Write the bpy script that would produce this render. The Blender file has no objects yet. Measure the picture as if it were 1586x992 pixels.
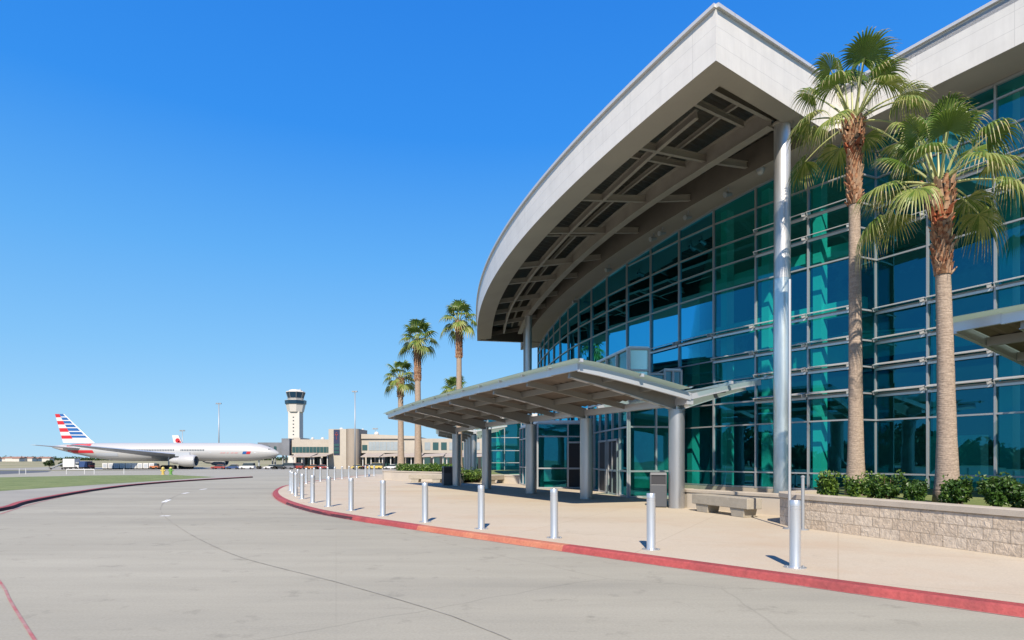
import bpy, math, random
import numpy as np
from mathutils import Vector, Matrix
R = math.radians
rng = random.Random(7)
C = bpy.context.scene.collection
F, HZ, CX, CAMZ = 950.0, 711.0, 793.0, 1.72      # focal length, horizon, centre (photo pixels); eye height
ROAD, WALK = 0.05, 0.15

def at(px, Y, z=0.0): return Vector(((px-CX)/F*Y, Y, z))
def zat(py, Y): return CAMZ+(HZ-py)/F*Y
def gz(Y):                                         # terrain height: falls gently to the airfield
    if Y < 62: return 0.0
    if Y < 200: return -1.7*(Y-62)/138
    return -1.7

# ------------------------------------------------------------------ materials
def new_mat(name):
    m = bpy.data.materials.new(name); m.use_nodes = True
    nt = m.node_tree; nt.nodes.clear()
    out = nt.nodes.new('ShaderNodeOutputMaterial')
    return m, nt, out
def nd(nt, t, **kw):
    n = nt.nodes.new(t)
    for k, v in kw.items():
        if k in n.inputs: n.inputs[k].default_value = v
        else: setattr(n, k, v)
    return n
def c4(c): return (c[0], c[1], c[2], 1)
def mat(name, col, rough=.6, metal=0.0, col2=None, scale=3.0, lo=.35, hi=.65, detail=6, bump=0.0, bscale=40, spec=.5, stretch=None, fine=0.0, fscale=60):
    m, nt, out = new_mat(name)
    b = nd(nt, 'ShaderNodeBsdfPrincipled'); b.inputs['Roughness'].default_value = rough
    b.inputs['Metallic'].default_value = metal
    b.inputs['Specular IOR Level'].default_value = spec
    b.inputs['Base Color'].default_value = c4(col)
    nt.links.new(b.outputs[0], out.inputs[0])
    tc = nd(nt, 'ShaderNodeTexCoord'); vec = tc.outputs['Object']
    if stretch:
        mp = nd(nt, 'ShaderNodeMapping'); mp.inputs['Scale'].default_value = stretch
        nt.links.new(vec, mp.inputs[0]); vec = mp.outputs[0]
    cur = None
    if col2:
        n = nd(nt, 'ShaderNodeTexNoise', Scale=scale, Detail=detail, Roughness=.6)
        nt.links.new(vec, n.inputs['Vector'])
        r = nd(nt, 'ShaderNodeValToRGB'); r.color_ramp.elements[0].position = lo; r.color_ramp.elements[1].position = hi
        r.color_ramp.elements[0].color = c4(col); r.color_ramp.elements[1].color = c4(col2)
        nt.links.new(n.outputs[0], r.inputs[0]); cur = r.outputs[0]
        nt.links.new(cur, b.inputs['Base Color'])
    if fine:
        n2 = nd(nt, 'ShaderNodeTexNoise', Scale=fscale, Detail=4)
        nt.links.new(tc.outputs['Object'], n2.inputs['Vector'])
        mr = nd(nt, 'ShaderNodeMapRange'); mr.inputs[3].default_value = 1-fine; mr.inputs[4].default_value = 1+fine
        mr.inputs[1].default_value = .3; mr.inputs[2].default_value = .7
        nt.links.new(n2.outputs[0], mr.inputs[0])
        mx = nd(nt, 'ShaderNodeMix', data_type='RGBA', blend_type='MULTIPLY'); mx.inputs[0].default_value = 1
        if cur: nt.links.new(cur, mx.inputs[6])
        else: mx.inputs[6].default_value = c4(col)
        nt.links.new(mr.outputs[0], mx.inputs[7]); nt.links.new(mx.outputs[2], b.inputs['Base Color'])
    if bump:
        n3 = nd(nt, 'ShaderNodeTexNoise', Scale=bscale, Detail=5)
        nt.links.new(vec, n3.inputs['Vector'])
        bp = nd(nt, 'ShaderNodeBump', Strength=bump, Distance=.02)
        nt.links.new(n3.outputs[0], bp.inputs['Height']); nt.links.new(bp.outputs[0], b.inputs['Normal'])
    return m

def glass_mat(name, tint, refl, base=.18, rough=0.0, ior=1.5):
    m, nt, out = new_mat(name)
    fr = nd(nt, 'ShaderNodeFresnel', IOR=ior)
    ma = nd(nt, 'ShaderNodeMath', operation='MULTIPLY_ADD'); ma.inputs[1].default_value = 1-base; ma.inputs[2].default_value = base
    nt.links.new(fr.outputs[0], ma.inputs[0])
    tr = nd(nt, 'ShaderNodeBsdfTransparent', Color=c4(tint)); gl = nd(nt, 'ShaderNodeBsdfGlossy', Color=c4(refl), Roughness=rough)
    tc = nd(nt, 'ShaderNodeTexCoord'); n = nd(nt, 'ShaderNodeTexNoise', Scale=.5, Detail=1)
    nt.links.new(tc.outputs['Object'], n.inputs['Vector'])
    bp = nd(nt, 'ShaderNodeBump', Strength=.09, Distance=.05); nt.links.new(n.outputs[0], bp.inputs['Height'])
    nt.links.new(bp.outputs[0], gl.inputs['Normal'])
    mx = nd(nt, 'ShaderNodeMixShader'); nt.links.new(ma.outputs[0], mx.inputs[0])
    nt.links.new(tr.outputs[0], mx.inputs[1]); nt.links.new(gl.outputs[0], mx.inputs[2]); nt.links.new(mx.outputs[0], out.inputs[0])
    return m

def leaf_mat(name, col, col2, trans=.35, scale=2.0):
    m, nt, out = new_mat(name)
    b = nd(nt, 'ShaderNodeBsdfPrincipled', Roughness=.42); t = nd(nt, 'ShaderNodeBsdfTranslucent')
    tc = nd(nt, 'ShaderNodeTexCoord'); n = nd(nt, 'ShaderNodeTexNoise', Scale=scale, Detail=3)
    nt.links.new(tc.outputs['Object'], n.inputs['Vector'])
    r = nd(nt, 'ShaderNodeValToRGB'); r.color_ramp.elements[0].position = .35; r.color_ramp.elements[1].position = .65
    r.color_ramp.elements[0].color = c4(col); r.color_ramp.elements[1].color = c4(col2)
    nt.links.new(n.outputs[0], r.inputs[0]); nt.links.new(r.outputs[0], b.inputs['Base Color']); nt.links.new(r.outputs[0], t.inputs['Color'])
    mx = nd(nt, 'ShaderNodeMixShader'); mx.inputs[0].default_value = trans
    nt.links.new(b.outputs[0], mx.inputs[1]); nt.links.new(t.outputs[0], mx.inputs[2]); nt.links.new(mx.outputs[0], out.inputs[0])
    return m

def brick_mat(name, col, col2, mortar, bw, bh, ms=.012, bump=.6, rock=0.0, offset=.5, rough=.85, squash=1.0, nscale=9):
    m, nt, out = new_mat(name)
    b = nd(nt, 'ShaderNodeBsdfPrincipled', Roughness=rough); nt.links.new(b.outputs[0], out.inputs[0])
    uv = nd(nt, 'ShaderNodeUVMap')
    br = nd(nt, 'ShaderNodeTexBrick', Scale=1.0); br.offset = offset
    br.inputs['Color1'].default_value = c4(col); br.inputs['Color2'].default_value = c4(col2); br.inputs['Mortar'].default_value = c4(mortar)
    br.inputs['Brick Width'].default_value = bw; br.inputs['Row Height'].default_value = bh; br.inputs['Mortar Size'].default_value = ms
    br.inputs['Mortar Smooth'].default_value = .3
    nt.links.new(uv.outputs[0], br.inputs['Vector'])
    n = nd(nt, 'ShaderNodeTexNoise', Scale=nscale, Detail=7, Roughness=.62)
    nt.links.new(uv.outputs[0], n.inputs['Vector'])
    mr = nd(nt, 'ShaderNodeMapRange'); mr.inputs[1].default_value = .3; mr.inputs[2].default_value = .7
    k = .25 if rock else .06
    mr.inputs[3].default_value = 1-k; mr.inputs[4].default_value = 1+k
    nt.links.new(n.outputs[0], mr.inputs[0])
    mx = nd(nt, 'ShaderNodeMix', data_type='RGBA', blend_type='MULTIPLY'); mx.inputs[0].default_value = 1
    nt.links.new(br.outputs[0], mx.inputs[6]); nt.links.new(mr.outputs[0], mx.inputs[7]); nt.links.new(mx.outputs[2], b.inputs['Base Color'])
    if not rock:
        ms_ = nd(nt, 'ShaderNodeMapping'); ms_.inputs['Scale'].default_value = (3.2, .35, 1); nt.links.new(uv.outputs[0], ms_.inputs[0])
        ns = nd(nt, 'ShaderNodeTexNoise', Scale=1.6, Detail=7, Roughness=.7); nt.links.new(ms_.outputs[0], ns.inputs['Vector'])
        m3 = nd(nt, 'ShaderNodeMapRange'); m3.inputs[1].default_value = .32; m3.inputs[2].default_value = .55; m3.inputs[3].default_value = .96; m3.inputs[4].default_value = 1.02; nt.links.new(ns.outputs[0], m3.inputs[0])
        mx2 = nd(nt, 'ShaderNodeMix', data_type='RGBA', blend_type='MULTIPLY'); mx2.inputs[0].default_value = 1
        nt.links.new(mx.outputs[2], mx2.inputs[6]); nt.links.new(m3.outputs[0], mx2.inputs[7]); nt.links.new(mx2.outputs[2], b.inputs['Base Color'])
    inv = nd(nt, 'ShaderNodeMath', operation='MULTIPLY_ADD'); inv.inputs[1].default_value = -1.0; inv.inputs[2].default_value = 1.0
    nt.links.new(br.outputs['Fac'], inv.inputs[0])
    if rock:
        n2 = nd(nt, 'ShaderNodeTexNoise', Scale=14, Detail=8, Roughness=.55, Distortion=.6); nt.links.new(uv.outputs[0], n2.inputs['Vector'])
        ad = nd(nt, 'ShaderNodeMath', operation='MULTIPLY_ADD'); ad.inputs[1].default_value = rock
        nt.links.new(n2.outputs[0], ad.inputs[0]); nt.links.new(inv.outputs[0], ad.inputs[2]); h = ad.outputs[0]
    else: h = inv.outputs[0]
    bp = nd(nt, 'ShaderNodeBump', Strength=bump, Distance=.03); nt.links.new(h, bp.inputs['Height']); nt.links.new(bp.outputs[0], b.inputs['Normal'])
    return m

def ground_mat(name, base, dark, light, joint=None, jw=4.5, jh=4.5, rot=0.0, bump=.15, stain=.5, crack=False, warm=None):
    """concrete paving: broad mottling, fine grain, dark drips and saw-cut joints"""
    m, nt, out = new_mat(name)
    b = nd(nt, 'ShaderNodeBsdfPrincipled', Roughness=.85); b.inputs['Specular IOR Level'].default_value = .25
    nt.links.new(b.outputs[0], out.inputs[0])
    tc = nd(nt, 'ShaderNodeTexCoord'); P = tc.outputs['Object']
    n1 = nd(nt, 'ShaderNodeTexNoise', Scale=.22, Detail=7, Roughness=.6)
    mp = nd(nt, 'ShaderNodeMapping'); mp.inputs['Scale'].default_value = (.45, 1.3, 1); mp.inputs['Rotation'].default_value = (0, 0, R(12))
    nt.links.new(P, mp.inputs[0]); nt.links.new(mp.outputs[0], n1.inputs['Vector'])
    r1 = nd(nt, 'ShaderNodeValToRGB'); e = r1.color_ramp.elements
    e[0].position = .28; e[0].color = c4(dark); e[1].position = .72; e[1].color = c4(light)
    e2 = r1.color_ramp.elements.new(.5); e2.color = c4(base)
    nt.links.new(n1.outputs[0], r1.inputs[0]); cur = r1.outputs[0]
    def mul(cur, fac, lo_, hi_, a, bb):
        mr = nd(nt, 'ShaderNodeMapRange'); mr.inputs[1].default_value = a; mr.inputs[2].default_value = bb
        mr.inputs[3].default_value = lo_; mr.inputs[4].default_value = hi_
        nt.links.new(fac, mr.inputs[0])
        mx = nd(nt, 'ShaderNodeMix', data_type='RGBA', blend_type='MULTIPLY'); mx.inputs[0].default_value = 1
        nt.links.new(cur, mx.inputs[6]); nt.links.new(mr.outputs[0], mx.inputs[7]); return mx.outputs[2]
    n2 = nd(nt, 'ShaderNodeTexNoise', Scale=38, Detail=5); nt.links.new(P, n2.inputs['Vector'])
    cur = mul(cur, n2.outputs[0], .93, 1.07, .3, .7)
    n3 = nd(nt, 'ShaderNodeTexNoise', Scale=1.7, Detail=5, Roughness=.7); nt.links.new(P, n3.inputs['Vector'])
    cur = mul(cur, n3.outputs[0], 1-.28*stain, 1.0, .30, .42)
    v = nd(nt, 'ShaderNodeTexVoronoi', Scale=.9); nt.links.new(P, v.inputs['Vector'])     # scattered oil spots
    cur = mul(cur, v.outputs['Distance'], 1-.35*stain, 1.0, .015, .06)
    hsum = n2.outputs[0]
    if joint:
        br = nd(nt, 'ShaderNodeTexBrick', Scale=1.0); br.offset = 0.0
        br.inputs['Color1'].default_value = (1, 1, 1, 1); br.inputs['Color2'].default_value = (.955, .955, .95, 1); br.inputs['Mortar'].default_value = c4(joint)
        br.inputs['Brick Width'].default_value = jw; br.inputs['Row Height'].default_value = jh; br.inputs['Mortar Size'].default_value = .014; br.inputs['Mortar Smooth'].default_value = .4
        m2 = nd(nt, 'ShaderNodeMapping'); m2.inputs['Rotation'].default_value = (0, 0, rot)
        nt.links.new(P, m2.inputs[0]); nt.links.new(m2.outputs[0], br.inputs['Vector'])
        mx = nd(nt, 'ShaderNodeMix', data_type='RGBA', blend_type='MULTIPLY'); mx.inputs[0].default_value = 1
        nt.links.new(cur, mx.inputs[6]); nt.links.new(br.outputs[0], mx.inputs[7]); cur = mx.outputs[2]
    if crack:
        vc = nd(nt, 'ShaderNodeTexVoronoi', Scale=.11, feature='DISTANCE_TO_EDGE'); nw = nd(nt, 'ShaderNodeTexNoise', Scale=.9, Detail=6)
        nt.links.new(P, nw.inputs['Vector'])
        va = nd(nt, 'ShaderNodeMix', data_type='VECTOR'); va.inputs[0].default_value = .22
        nt.links.new(P, va.inputs[4]); nt.links.new(nw.outputs['Color'], va.inputs[5]); nt.links.new(va.outputs[1], vc.inputs['Vector'])
        cur = mul(cur, vc.outputs['Distance'], .88, 1.0, .0005, .0018)
        ns = nd(nt, 'ShaderNodeTexNoise', Scale=.35, Detail=8, Roughness=.7); ms_ = nd(nt, 'ShaderNodeMapping'); ms_.inputs['Scale'].default_value = (.18, 2.2, 1); ms_.inputs['Rotation'].default_value = (0, 0, R(-24))
        nt.links.new(P, ms_.inputs[0]); nt.links.new(ms_.outputs[0], ns.inputs['Vector'])
        cur = mul(cur, ns.outputs[0], .90, 1.04, .34, .60)
    if warm:
        nw_ = nd(nt, 'ShaderNodeTexNoise', Scale=.28, Detail=6, Roughness=.65); nt.links.new(P, nw_.inputs['Vector'])
        rw = nd(nt, 'ShaderNodeMapRange'); rw.inputs[1].default_value = .50; rw.inputs[2].default_value = .72; rw.inputs[4].default_value = .7; nt.links.new(nw_.outputs[0], rw.inputs[0])
        mw = nd(nt, 'ShaderNodeMix', data_type='RGBA'); nt.links.new(rw.outputs[0], mw.inputs[0]); nt.links.new(cur, mw.inputs[6]); mw.inputs[7].default_value = c4(warm); cur = mw.outputs[2]
    nt.links.new(cur, b.inputs['Base Color'])
    bp = nd(nt, 'ShaderNodeBump', Strength=bump, Distance=.01); nt.links.new(hsum, bp.inputs['Height']); nt.links.new(bp.outputs[0], b.inputs['Normal'])
    return m

M = {}
M['road'] = ground_mat('road_concrete', (.33, .312, .248), (.272, .26, .212), (.37, .35, .28), joint=(.95, .95, .95), jw=9, jh=6.5, rot=R(-16), crack=True, stain=.7)
M['walk'] = ground_mat('walk_concrete', (.475, .412, .318), (.435, .365, .275), (.50, .437, .342), joint=(.84, .82, .8), jw=3, jh=3, rot=R(28), stain=.3, warm=(.44, .335, .235))
M['apron'] = ground_mat('apron_concrete', (.31, .295, .25), (.27, .26, .225), (.34, .325, .275), joint=(.8, .8, .8), jw=15, jh=15)
M['asphalt'] = mat('asphalt', (.075, .08, .09), .9, col2=(.11, .115, .12), scale=.2)
M['field'] = mat('field_ground', (.20, .20, .09), .95, col2=(.33, .28, .17), scale=.03, lo=.4, hi=.6)
M['grass'] = mat('grass_sheet', (.11, .15, .04), .95, col2=(.18, .21, .07), scale=.8, bump=.6, bscale=25, fine=.25, fscale=9)
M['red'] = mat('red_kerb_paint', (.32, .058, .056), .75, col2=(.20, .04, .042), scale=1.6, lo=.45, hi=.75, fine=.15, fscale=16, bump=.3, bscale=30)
M['redfade'] = mat('faded_kerb_paint', (.43, .165, .095), .75, col2=(.36, .10, .065), scale=2.0, lo=.4, hi=.7, fine=.12, fscale=22)
M['redblk'] = mat('tyre_marked_kerb_paint', (.05, .015, .02), .75, col2=(.28, .045, .05), scale=1.6, lo=.56, hi=.70, stretch=(1, 1, 14), fine=.1)
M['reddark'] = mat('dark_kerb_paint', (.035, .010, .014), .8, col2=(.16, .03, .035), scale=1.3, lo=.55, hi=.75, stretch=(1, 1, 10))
M['redline'] = mat('red_line_paint', (.36, .10, .10), .8, col2=(.34, .24, .21), scale=3)
M['whiteline'] = mat('white_line_paint', (.8, .8, .78), .7)
M['joint'] = mat('joint_sealant', (.19, .18, .155), .9, col2=(.31, .295, .25), scale=2, lo=.4, hi=.6)
M['white_panel'] = brick_mat('fascia_panel', (.64, .62, .58), (.625, .605, .565), (.50, .485, .455), 2.4, .42, ms=.008, bump=.1, offset=0.0, rough=.5, nscale=1.5)
M['cap'] = mat('coping_metal', (.62, .60, .57), .4, .3)
M['soffit'] = mat('soffit_plaster', (.40, .365, .325), .85, col2=(.36, .33, .295), scale=.6, fine=.04)
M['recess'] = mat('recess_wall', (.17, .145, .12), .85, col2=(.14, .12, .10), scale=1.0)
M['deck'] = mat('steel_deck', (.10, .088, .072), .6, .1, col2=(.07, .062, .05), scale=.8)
M['beam'] = mat('painted_beam', (.36, .325, .28), .6, col2=(.30, .27, .235), scale=1.5)
M['steel'] = mat('brushed_steel', (.60, .60, .60), .44, .75, col2=(.50, .50, .50), scale=2.2, stretch=(6, 6, .6), bump=.06, bscale=3)
M['steel2'] = mat('clear_clad_steel', (.62, .68, .68), .34, .8, col2=(.46, .52, .53), scale=1.1, stretch=(5, 5, .8), bump=.25, bscale=1.6)
M['colpaint'] = mat('column_paint', (.45, .45, .45), .36, .8, col2=(.40, .40, .40), scale=2, stretch=(3, 3, .5))
M['bollard'] = mat('bollard_steel', (.66, .665, .67), .34, .7, col2=(.58, .585, .59), scale=5, stretch=(4, 4, .5))
M['frame'] = mat('window_aluminium', (.40, .415, .43), .4, .5)
M['shade'] = mat('sunshade_aluminium', (.68, .69, .70), .38, .55)
M['glass'] = glass_mat('teal_glass', (.13, .70, .64), (.06, .43, .62), base=.22, ior=1.36)
M['canopyglass'] = leaf_mat('canopy_glass', (.27, .36, .31), (.31, .40, .345), .45, .6)
M['lightglass'] = glass_mat('pale_glass', (.70, .92, .87), (.45, .75, .82), base=.14)
M['frost'] = mat('frosted_glass', (.45, .66, .62), .25, col2=(.50, .70, .66), scale=1.0)
M['mint'] = mat('frosted_mint_glass', (.62, .86, .78), .22, .55, col2=(.66, .88, .81), scale=.8)
M['silver'] = mat('canopy_steel', (.58, .60, .64), .38, .5)
M['rib'] = mat('canopy_rib_paint', (.26, .26, .25), .5, .2)
M['candeck'] = mat('canopy_deck', (.155, .13, .11), .7, .1, col2=(.125, .105, .09), scale=2)
M['concrete'] = mat('bench_concrete', (.36, .325, .265), .9, col2=(.30, .27, .22), scale=4, bump=.3, bscale=40, fine=.1)
M['cwall'] = mat('base_wall_concrete', (.40, .35, .28), .85, col2=(.36, .31, .245), scale=2, fine=.05)
M['block'] = brick_mat('split_face_block', (.49, .395, .295), (.56, .475, .375), (.41, .335, .255), .42, .21, ms=.010, bump=.75, rock=1.0, offset=.37)
M['cappre'] = mat('planter_cap_concrete', (.45, .395, .325), .85, col2=(.39, .34, .275), scale=2.2, fine=.08)
M['cream'] = mat('cream_render', (.48, .43, .36), .85, col2=(.44, .39, .325), scale=.8)
M['darkgap'] = mat('dark_interior', (.02, .022, .025), .7)
M['intfloor'] = mat('interior_floor', (.30, .31, .30), .4, col2=(.25, .26, .25), scale=1)
M['intwall'] = mat('interior_wall', (.34, .35, .34), .8, col2=(.17, .18, .18), scale=.35, lo=.45, hi=.55)
M['intcol'] = mat('interior_column', (.74, .76, .74), .6)
M['ceil'] = mat('interior_ceiling', (.58, .59, .57), .8)
M['bin'] = mat('bin_metal', (.085, .09, .10), .5, .3)
M['bindark'] = mat('bin_black', (.03, .03, .035), .5)
M['trunk'] = mat('palm_trunk_bark', (.35, .275, .215), .95, col2=(.26, .20, .155), scale=5, stretch=(1, 1, 5), bump=.9, bscale=9, fine=.22, fscale=30)
M['boot'] = mat('palm_boot_bark', (.20, .075, .035), .9, col2=(.40, .23, .13), scale=11, lo=.42, hi=.62, bump=.6, bscale=30)
M['boot2'] = mat('palm_boot_edge', (.40, .27, .18), .9, col2=(.27, .15, .09), scale=9)
M['boot3'] = mat('rust_palm_boot', (.33, .085, .03), .85, col2=(.22, .06, .03), scale=14)
M['leafA'] = leaf_mat('palm_leaf_green', (.080, .145, .018), (.145, .215, .034), .3, 1.2)
M['leafB'] = leaf_mat('palm_leaf_yellow', (.20, .25, .05), (.31, .33, .10), .3, 1.2)
M['leafT'] = leaf_mat('palm_leaf_tip', (.40, .37, .17), (.46, .38, .20), .35, 2)
M['petiole'] = mat('palm_petiole', (.26, .30, .10), .5, col2=(.34, .34, .14), scale=4)
M['shrubA'] = leaf_mat('shrub_leaf', (.035, .085, .014), (.075, .15, .025), .25, 3)
M['shrubB'] = leaf_mat('shrub_leaf_light', (.13, .22, .03), (.18, .26, .05), .3, 3)
M['twig'] = mat('twig_bark', (.16, .10, .06), .9)
M['flower'] = mat('pale_blossom', (.75, .55, .50), .7)
M['treeA'] = leaf_mat('tree_leaf', (.03, .06, .012), (.06, .09, .02), .2, .3)
M['planewhite'] = mat('aircraft_silver', (.43, .43, .42), .38, .15)
M['planegrey'] = mat('aircraft_grey', (.42, .45, .49), .4, .2)
M['flagred'] = mat('livery_red', (.46, .02, .03), .4)
M['pinkmark'] = mat('faded_red_lettering', (.50, .28, .28), .4)
M['flagblue'] = mat('livery_blue', (.012, .09, .28), .4)
M['flagwhite'] = mat('livery_white', (.56, .56, .55), .4)
M['darkwin'] = mat('dark_window', (.03, .045, .055), .15)
M['palewin'] = mat('pale_terminal_glass', (.24, .28, .30), .2, col2=(.30, .34, .36), scale=.3)
M['winblue'] = mat('tower_window', (.008, .035, .07), .2, 0, spec=.35)
M['wingreen'] = mat('terminal_window', (.03, .075, .075), .12, 0, spec=.6)
M['tyre'] = mat('tyre_rubber', (.02, .02, .02), .8)
M['beige'] = mat('terminal_render', (.40, .365, .31), .85, col2=(.37, .335, .285), scale=.12, fine=.04, fscale=.7)
M['beige_shaded'] = mat('terminal_shade_render', (.30, .255, .205), .85, col2=(.27, .23, .185), scale=.2)  # terminal render again, with the shade of the rounded side put into its colour
M['towerwhite'] = mat('tower_concrete', (.52, .505, .475), .8, col2=(.49, .475, .445), scale=.2)
M['jet'] = mat('jet_bridge_grey', (.13, .14, .155), .6, col2=(.17, .18, .20), scale=.3)
M['awning'] = mat('awning_brown', (.40, .34, .28), .8, col2=(.33, .28, .23), scale=.5)
M['pole'] = mat('galvanised_pole', (.34, .36, .38), .5, .5)
M['banner'] = mat('banner_blue', (.025, .03, .07), .4)
for nm, c in (('carwhite', (.55, .55, .55)), ('carblack', (.02, .022, .026)), ('cargrey', (.16, .17, .19)), ('carred', (.26, .04, .035)), ('carblue', (.03, .06, .16)), ('orange', (.40, .14, .05)), ('yellow', (.50, .38, .10)), ('green', (.12, .28, .06))):
    M[nm] = mat(nm+'_paint', c, .3)
M['rooftile'] = mat('house_roof', (.25, .14, .10), .8)

# ------------------------------------------------------------------ mesh builder
def wloc(o):
    v = Vector((0, 0, 0))
    while o is not None:
        v += o.location; o = o.parent
    return v
def setp(o, label=None, cat=None, group=None, kind=None):
    if label: o['label'] = label
    if cat: o['category'] = cat
    if group: o['group'] = group
    if kind: o['kind'] = kind
    return o
def thing(name, loc, label, cat, group=None):
    o = bpy.data.objects.new(name, None); C.objects.link(o); o.location = Vector(loc); o.empty_display_size = .2
    return setp(o, label, cat, group)
class MB:
    def __init__(s): s.v = []; s.f = []; s.m = []; s.uv = []
    def add(s, vs, fs, mi=0, uvs=None):
        b = len(s.v); s.v += [tuple(v) for v in vs]
        for k, f in enumerate(fs):
            s.f.append([b+i for i in f]); s.m.append(mi); s.uv.append(uvs[k] if uvs else None)
        return s
    def quad(s, a, b, c, d, mi=0, uv=None): return s.add([a, b, c, d], [(0, 1, 2, 3)], mi, [uv] if uv else None)
    def box(s, c, size, ux=(1, 0, 0), uy=(0, 1, 0), uz=(0, 0, 1), mi=0, taper=1.0):
        c = Vector(c); ux = Vector(ux).normalized(); uy = Vector(uy).normalized(); uz = Vector(uz).normalized()
        a, b, d = size[0]/2, size[1]/2, size[2]/2
        vs = []
        for z, t in ((-1, 1.0), (1, taper)):
            for x, y in ((-1, -1), (1, -1), (1, 1), (-1, 1)): vs.append(c+ux*a*x*t+uy*b*y*t+uz*d*z)
        return s.add(vs, [(3, 2, 1, 0), (4, 5, 6, 7), (0, 1, 5, 4), (1, 2, 6, 5), (2, 3, 7, 6), (3, 0, 4, 7)], mi)
    def beam(s, p0, p1, w, h, mi=0, drop=0.0, ext=0.0):
        """rectangular bar from p0 to p1, w wide, h tall; drop moves its centre down"""
        p0 = Vector(p0); p1 = Vector(p1); d = (p1-p0).normalized()
        p0 = p0-d*ext; p1 = p1+d*ext
        side = d.cross(Vector((0, 0, 1)))
        if side.length < 1e-4: side = Vector((1, 0, 0))
        side.normalize(); up = side.cross(d).normalized()
        return s.box((p0+p1)/2-Vector((0, 0, drop)), ((p1-p0).length, w, h), d, side, up, mi)
    def tube(s, pts, r, n=10, mi=0, caps=True):
        pts = [Vector(p) for p in pts]; rs = r if isinstance(r, (list, tuple)) else [r]*len(pts)
        vs = []; fs = []
        for i, p in enumerate(pts):
            d = (pts[min(i+1, len(pts)-1)]-pts[max(i-1, 0)]).normalized()
            a = d.orthogonal().normalized() if abs(d.z) < .95 else Vector((1, 0, 0))
            if abs(d.z) < .95: a = d.cross(Vector((0, 0, 1))).normalized()
            a = (a-d*a.dot(d)).normalized(); b = d.cross(a)
            for k in range(n):
                t = 2*math.pi*k/n; vs.append(p+(a*math.cos(t)+b*math.sin(t))*rs[i])
        for i in range(len(pts)-1):
            for k in range(n): fs.append((i*n+k, i*n+(k+1) % n, (i+1)*n+(k+1) % n, (i+1)*n+k))
        if caps: fs += [tuple(range(n-1, -1, -1)), tuple((len(pts)-1)*n+k for k in range(n))]
        return s.add(vs, fs, mi)
    def lathe(s, prof, c=(0, 0, 0), n=24, mi=0):
        c = Vector(c); vs = []; fs = []
        for r, z in prof:
            for k in range(n):
                t = 2*math.pi*k/n; vs.append(c+Vector((r*math.cos(t), r*math.sin(t), z)))
        for i in range(len(prof)-1):
            for k in range(n): fs.append((i*n+k, i*n+(k+1) % n, (i+1)*n+(k+1) % n, (i+1)*n+k))
        fs += [tuple(range(n-1, -1, -1)), tuple((len(prof)-1)*n+k for k in range(n))]
        return s.add(vs, fs, mi)
    def prism(s, poly, z0, z1, mi=0, zf=None):
        """vertical extrusion of a plan polygon; z0/z1 numbers or functions of (x, y)"""
        n = len(poly); a = lambda z, p: z(p[0], p[1]) if callable(z) else z
        vs = [(p[0], p[1], a(z0, p)) for p in poly]+[(p[0], p[1], a(z1, p)) for p in poly]
        fs = [tuple(range(n-1, -1, -1)), tuple(range(n, 2*n))]+[(i, (i+1) % n, n+(i+1) % n, n+i) for i in range(n)]
        return s.add(vs, fs, mi)
    def ribbon(s, pa, pb, mi=0, uv=True, v0=0., v1=1., closed=False):
        """strip between two equally long polylines, with uv = (arc length, height)"""
        L = 0.0
        for i in range(len(pa)-1):
            d = (Vector(pa[i+1])-Vector(pa[i])).length
            s.quad(pa[i], pa[i+1], pb[i+1], pb[i], mi if not isinstance(mi, list) else mi[i], [(L, v0), (L+d, v0), (L+d, v1), (L, v1)]); L += d
        return s
    def sphere(s, c, r, n=12, m=8, mi=0, sc=(1, 1, 1)):
        prof = [(max(1e-3, r*math.sin(math.pi*i/m)), -r*math.cos(math.pi*i/m)) for i in range(m+1)]
        b = len(s.v); s.lathe(prof, (0, 0, 0), n, mi)
        for i in range(b, len(s.v)):
            v = s.v[i]; s.v[i] = (c[0]+v[0]*sc[0], c[1]+v[1]*sc[1], c[2]+v[2]*sc[2])
        return s
    def build(s, name, mats, parent=None, smooth=False, bevel=0.0, label=None, tri=False):
        if not isinstance(mats, (list, tuple)): mats = [mats]
        o0 = wloc(parent)
        me = bpy.data.meshes.new(name)
        me.from_pydata([(v[0]-o0.x, v[1]-o0.y, v[2]-o0.z) for v in s.v], [], s.f)
        for m in mats: me.materials.append(m)
        me.polygons.foreach_set('material_index', s.m)
        if any(u is not None for u in s.uv):
            lay = me.uv_layers.new(name='UVMap')
            for p, u in zip(me.polygons, s.uv):
                if u:
                    for li, q in zip(p.loop_indices, u): lay.data[li].uv = q
        if smooth: me.polygons.foreach_set('use_smooth', [True]*len(me.polygons))
        me.update()
        o = bpy.data.objects.new(name, me); C.objects.link(o)
        if parent: o.parent = parent
        if smooth and smooth != 'all':
            try: me.set_sharp_from_angle(angle=R(40))
            except Exception: pass
        if bevel:
            b = o.modifiers.new('Bevel', 'BEVEL'); b.width = bevel; b.segments = 2; b.limit_method = 'ANGLE'; b.angle_limit = R(40)
        if label: o['label'] = label
        return o
def children(o): return [c for c in C.objects if c.parent == o]
KIDS = {}
def copy_tree(o, parent=None):
    c = o.copy(); C.objects.link(c)
    if parent: c.parent = parent
    for ch in list(o.children): copy_tree(ch, c)
    return c
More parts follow.
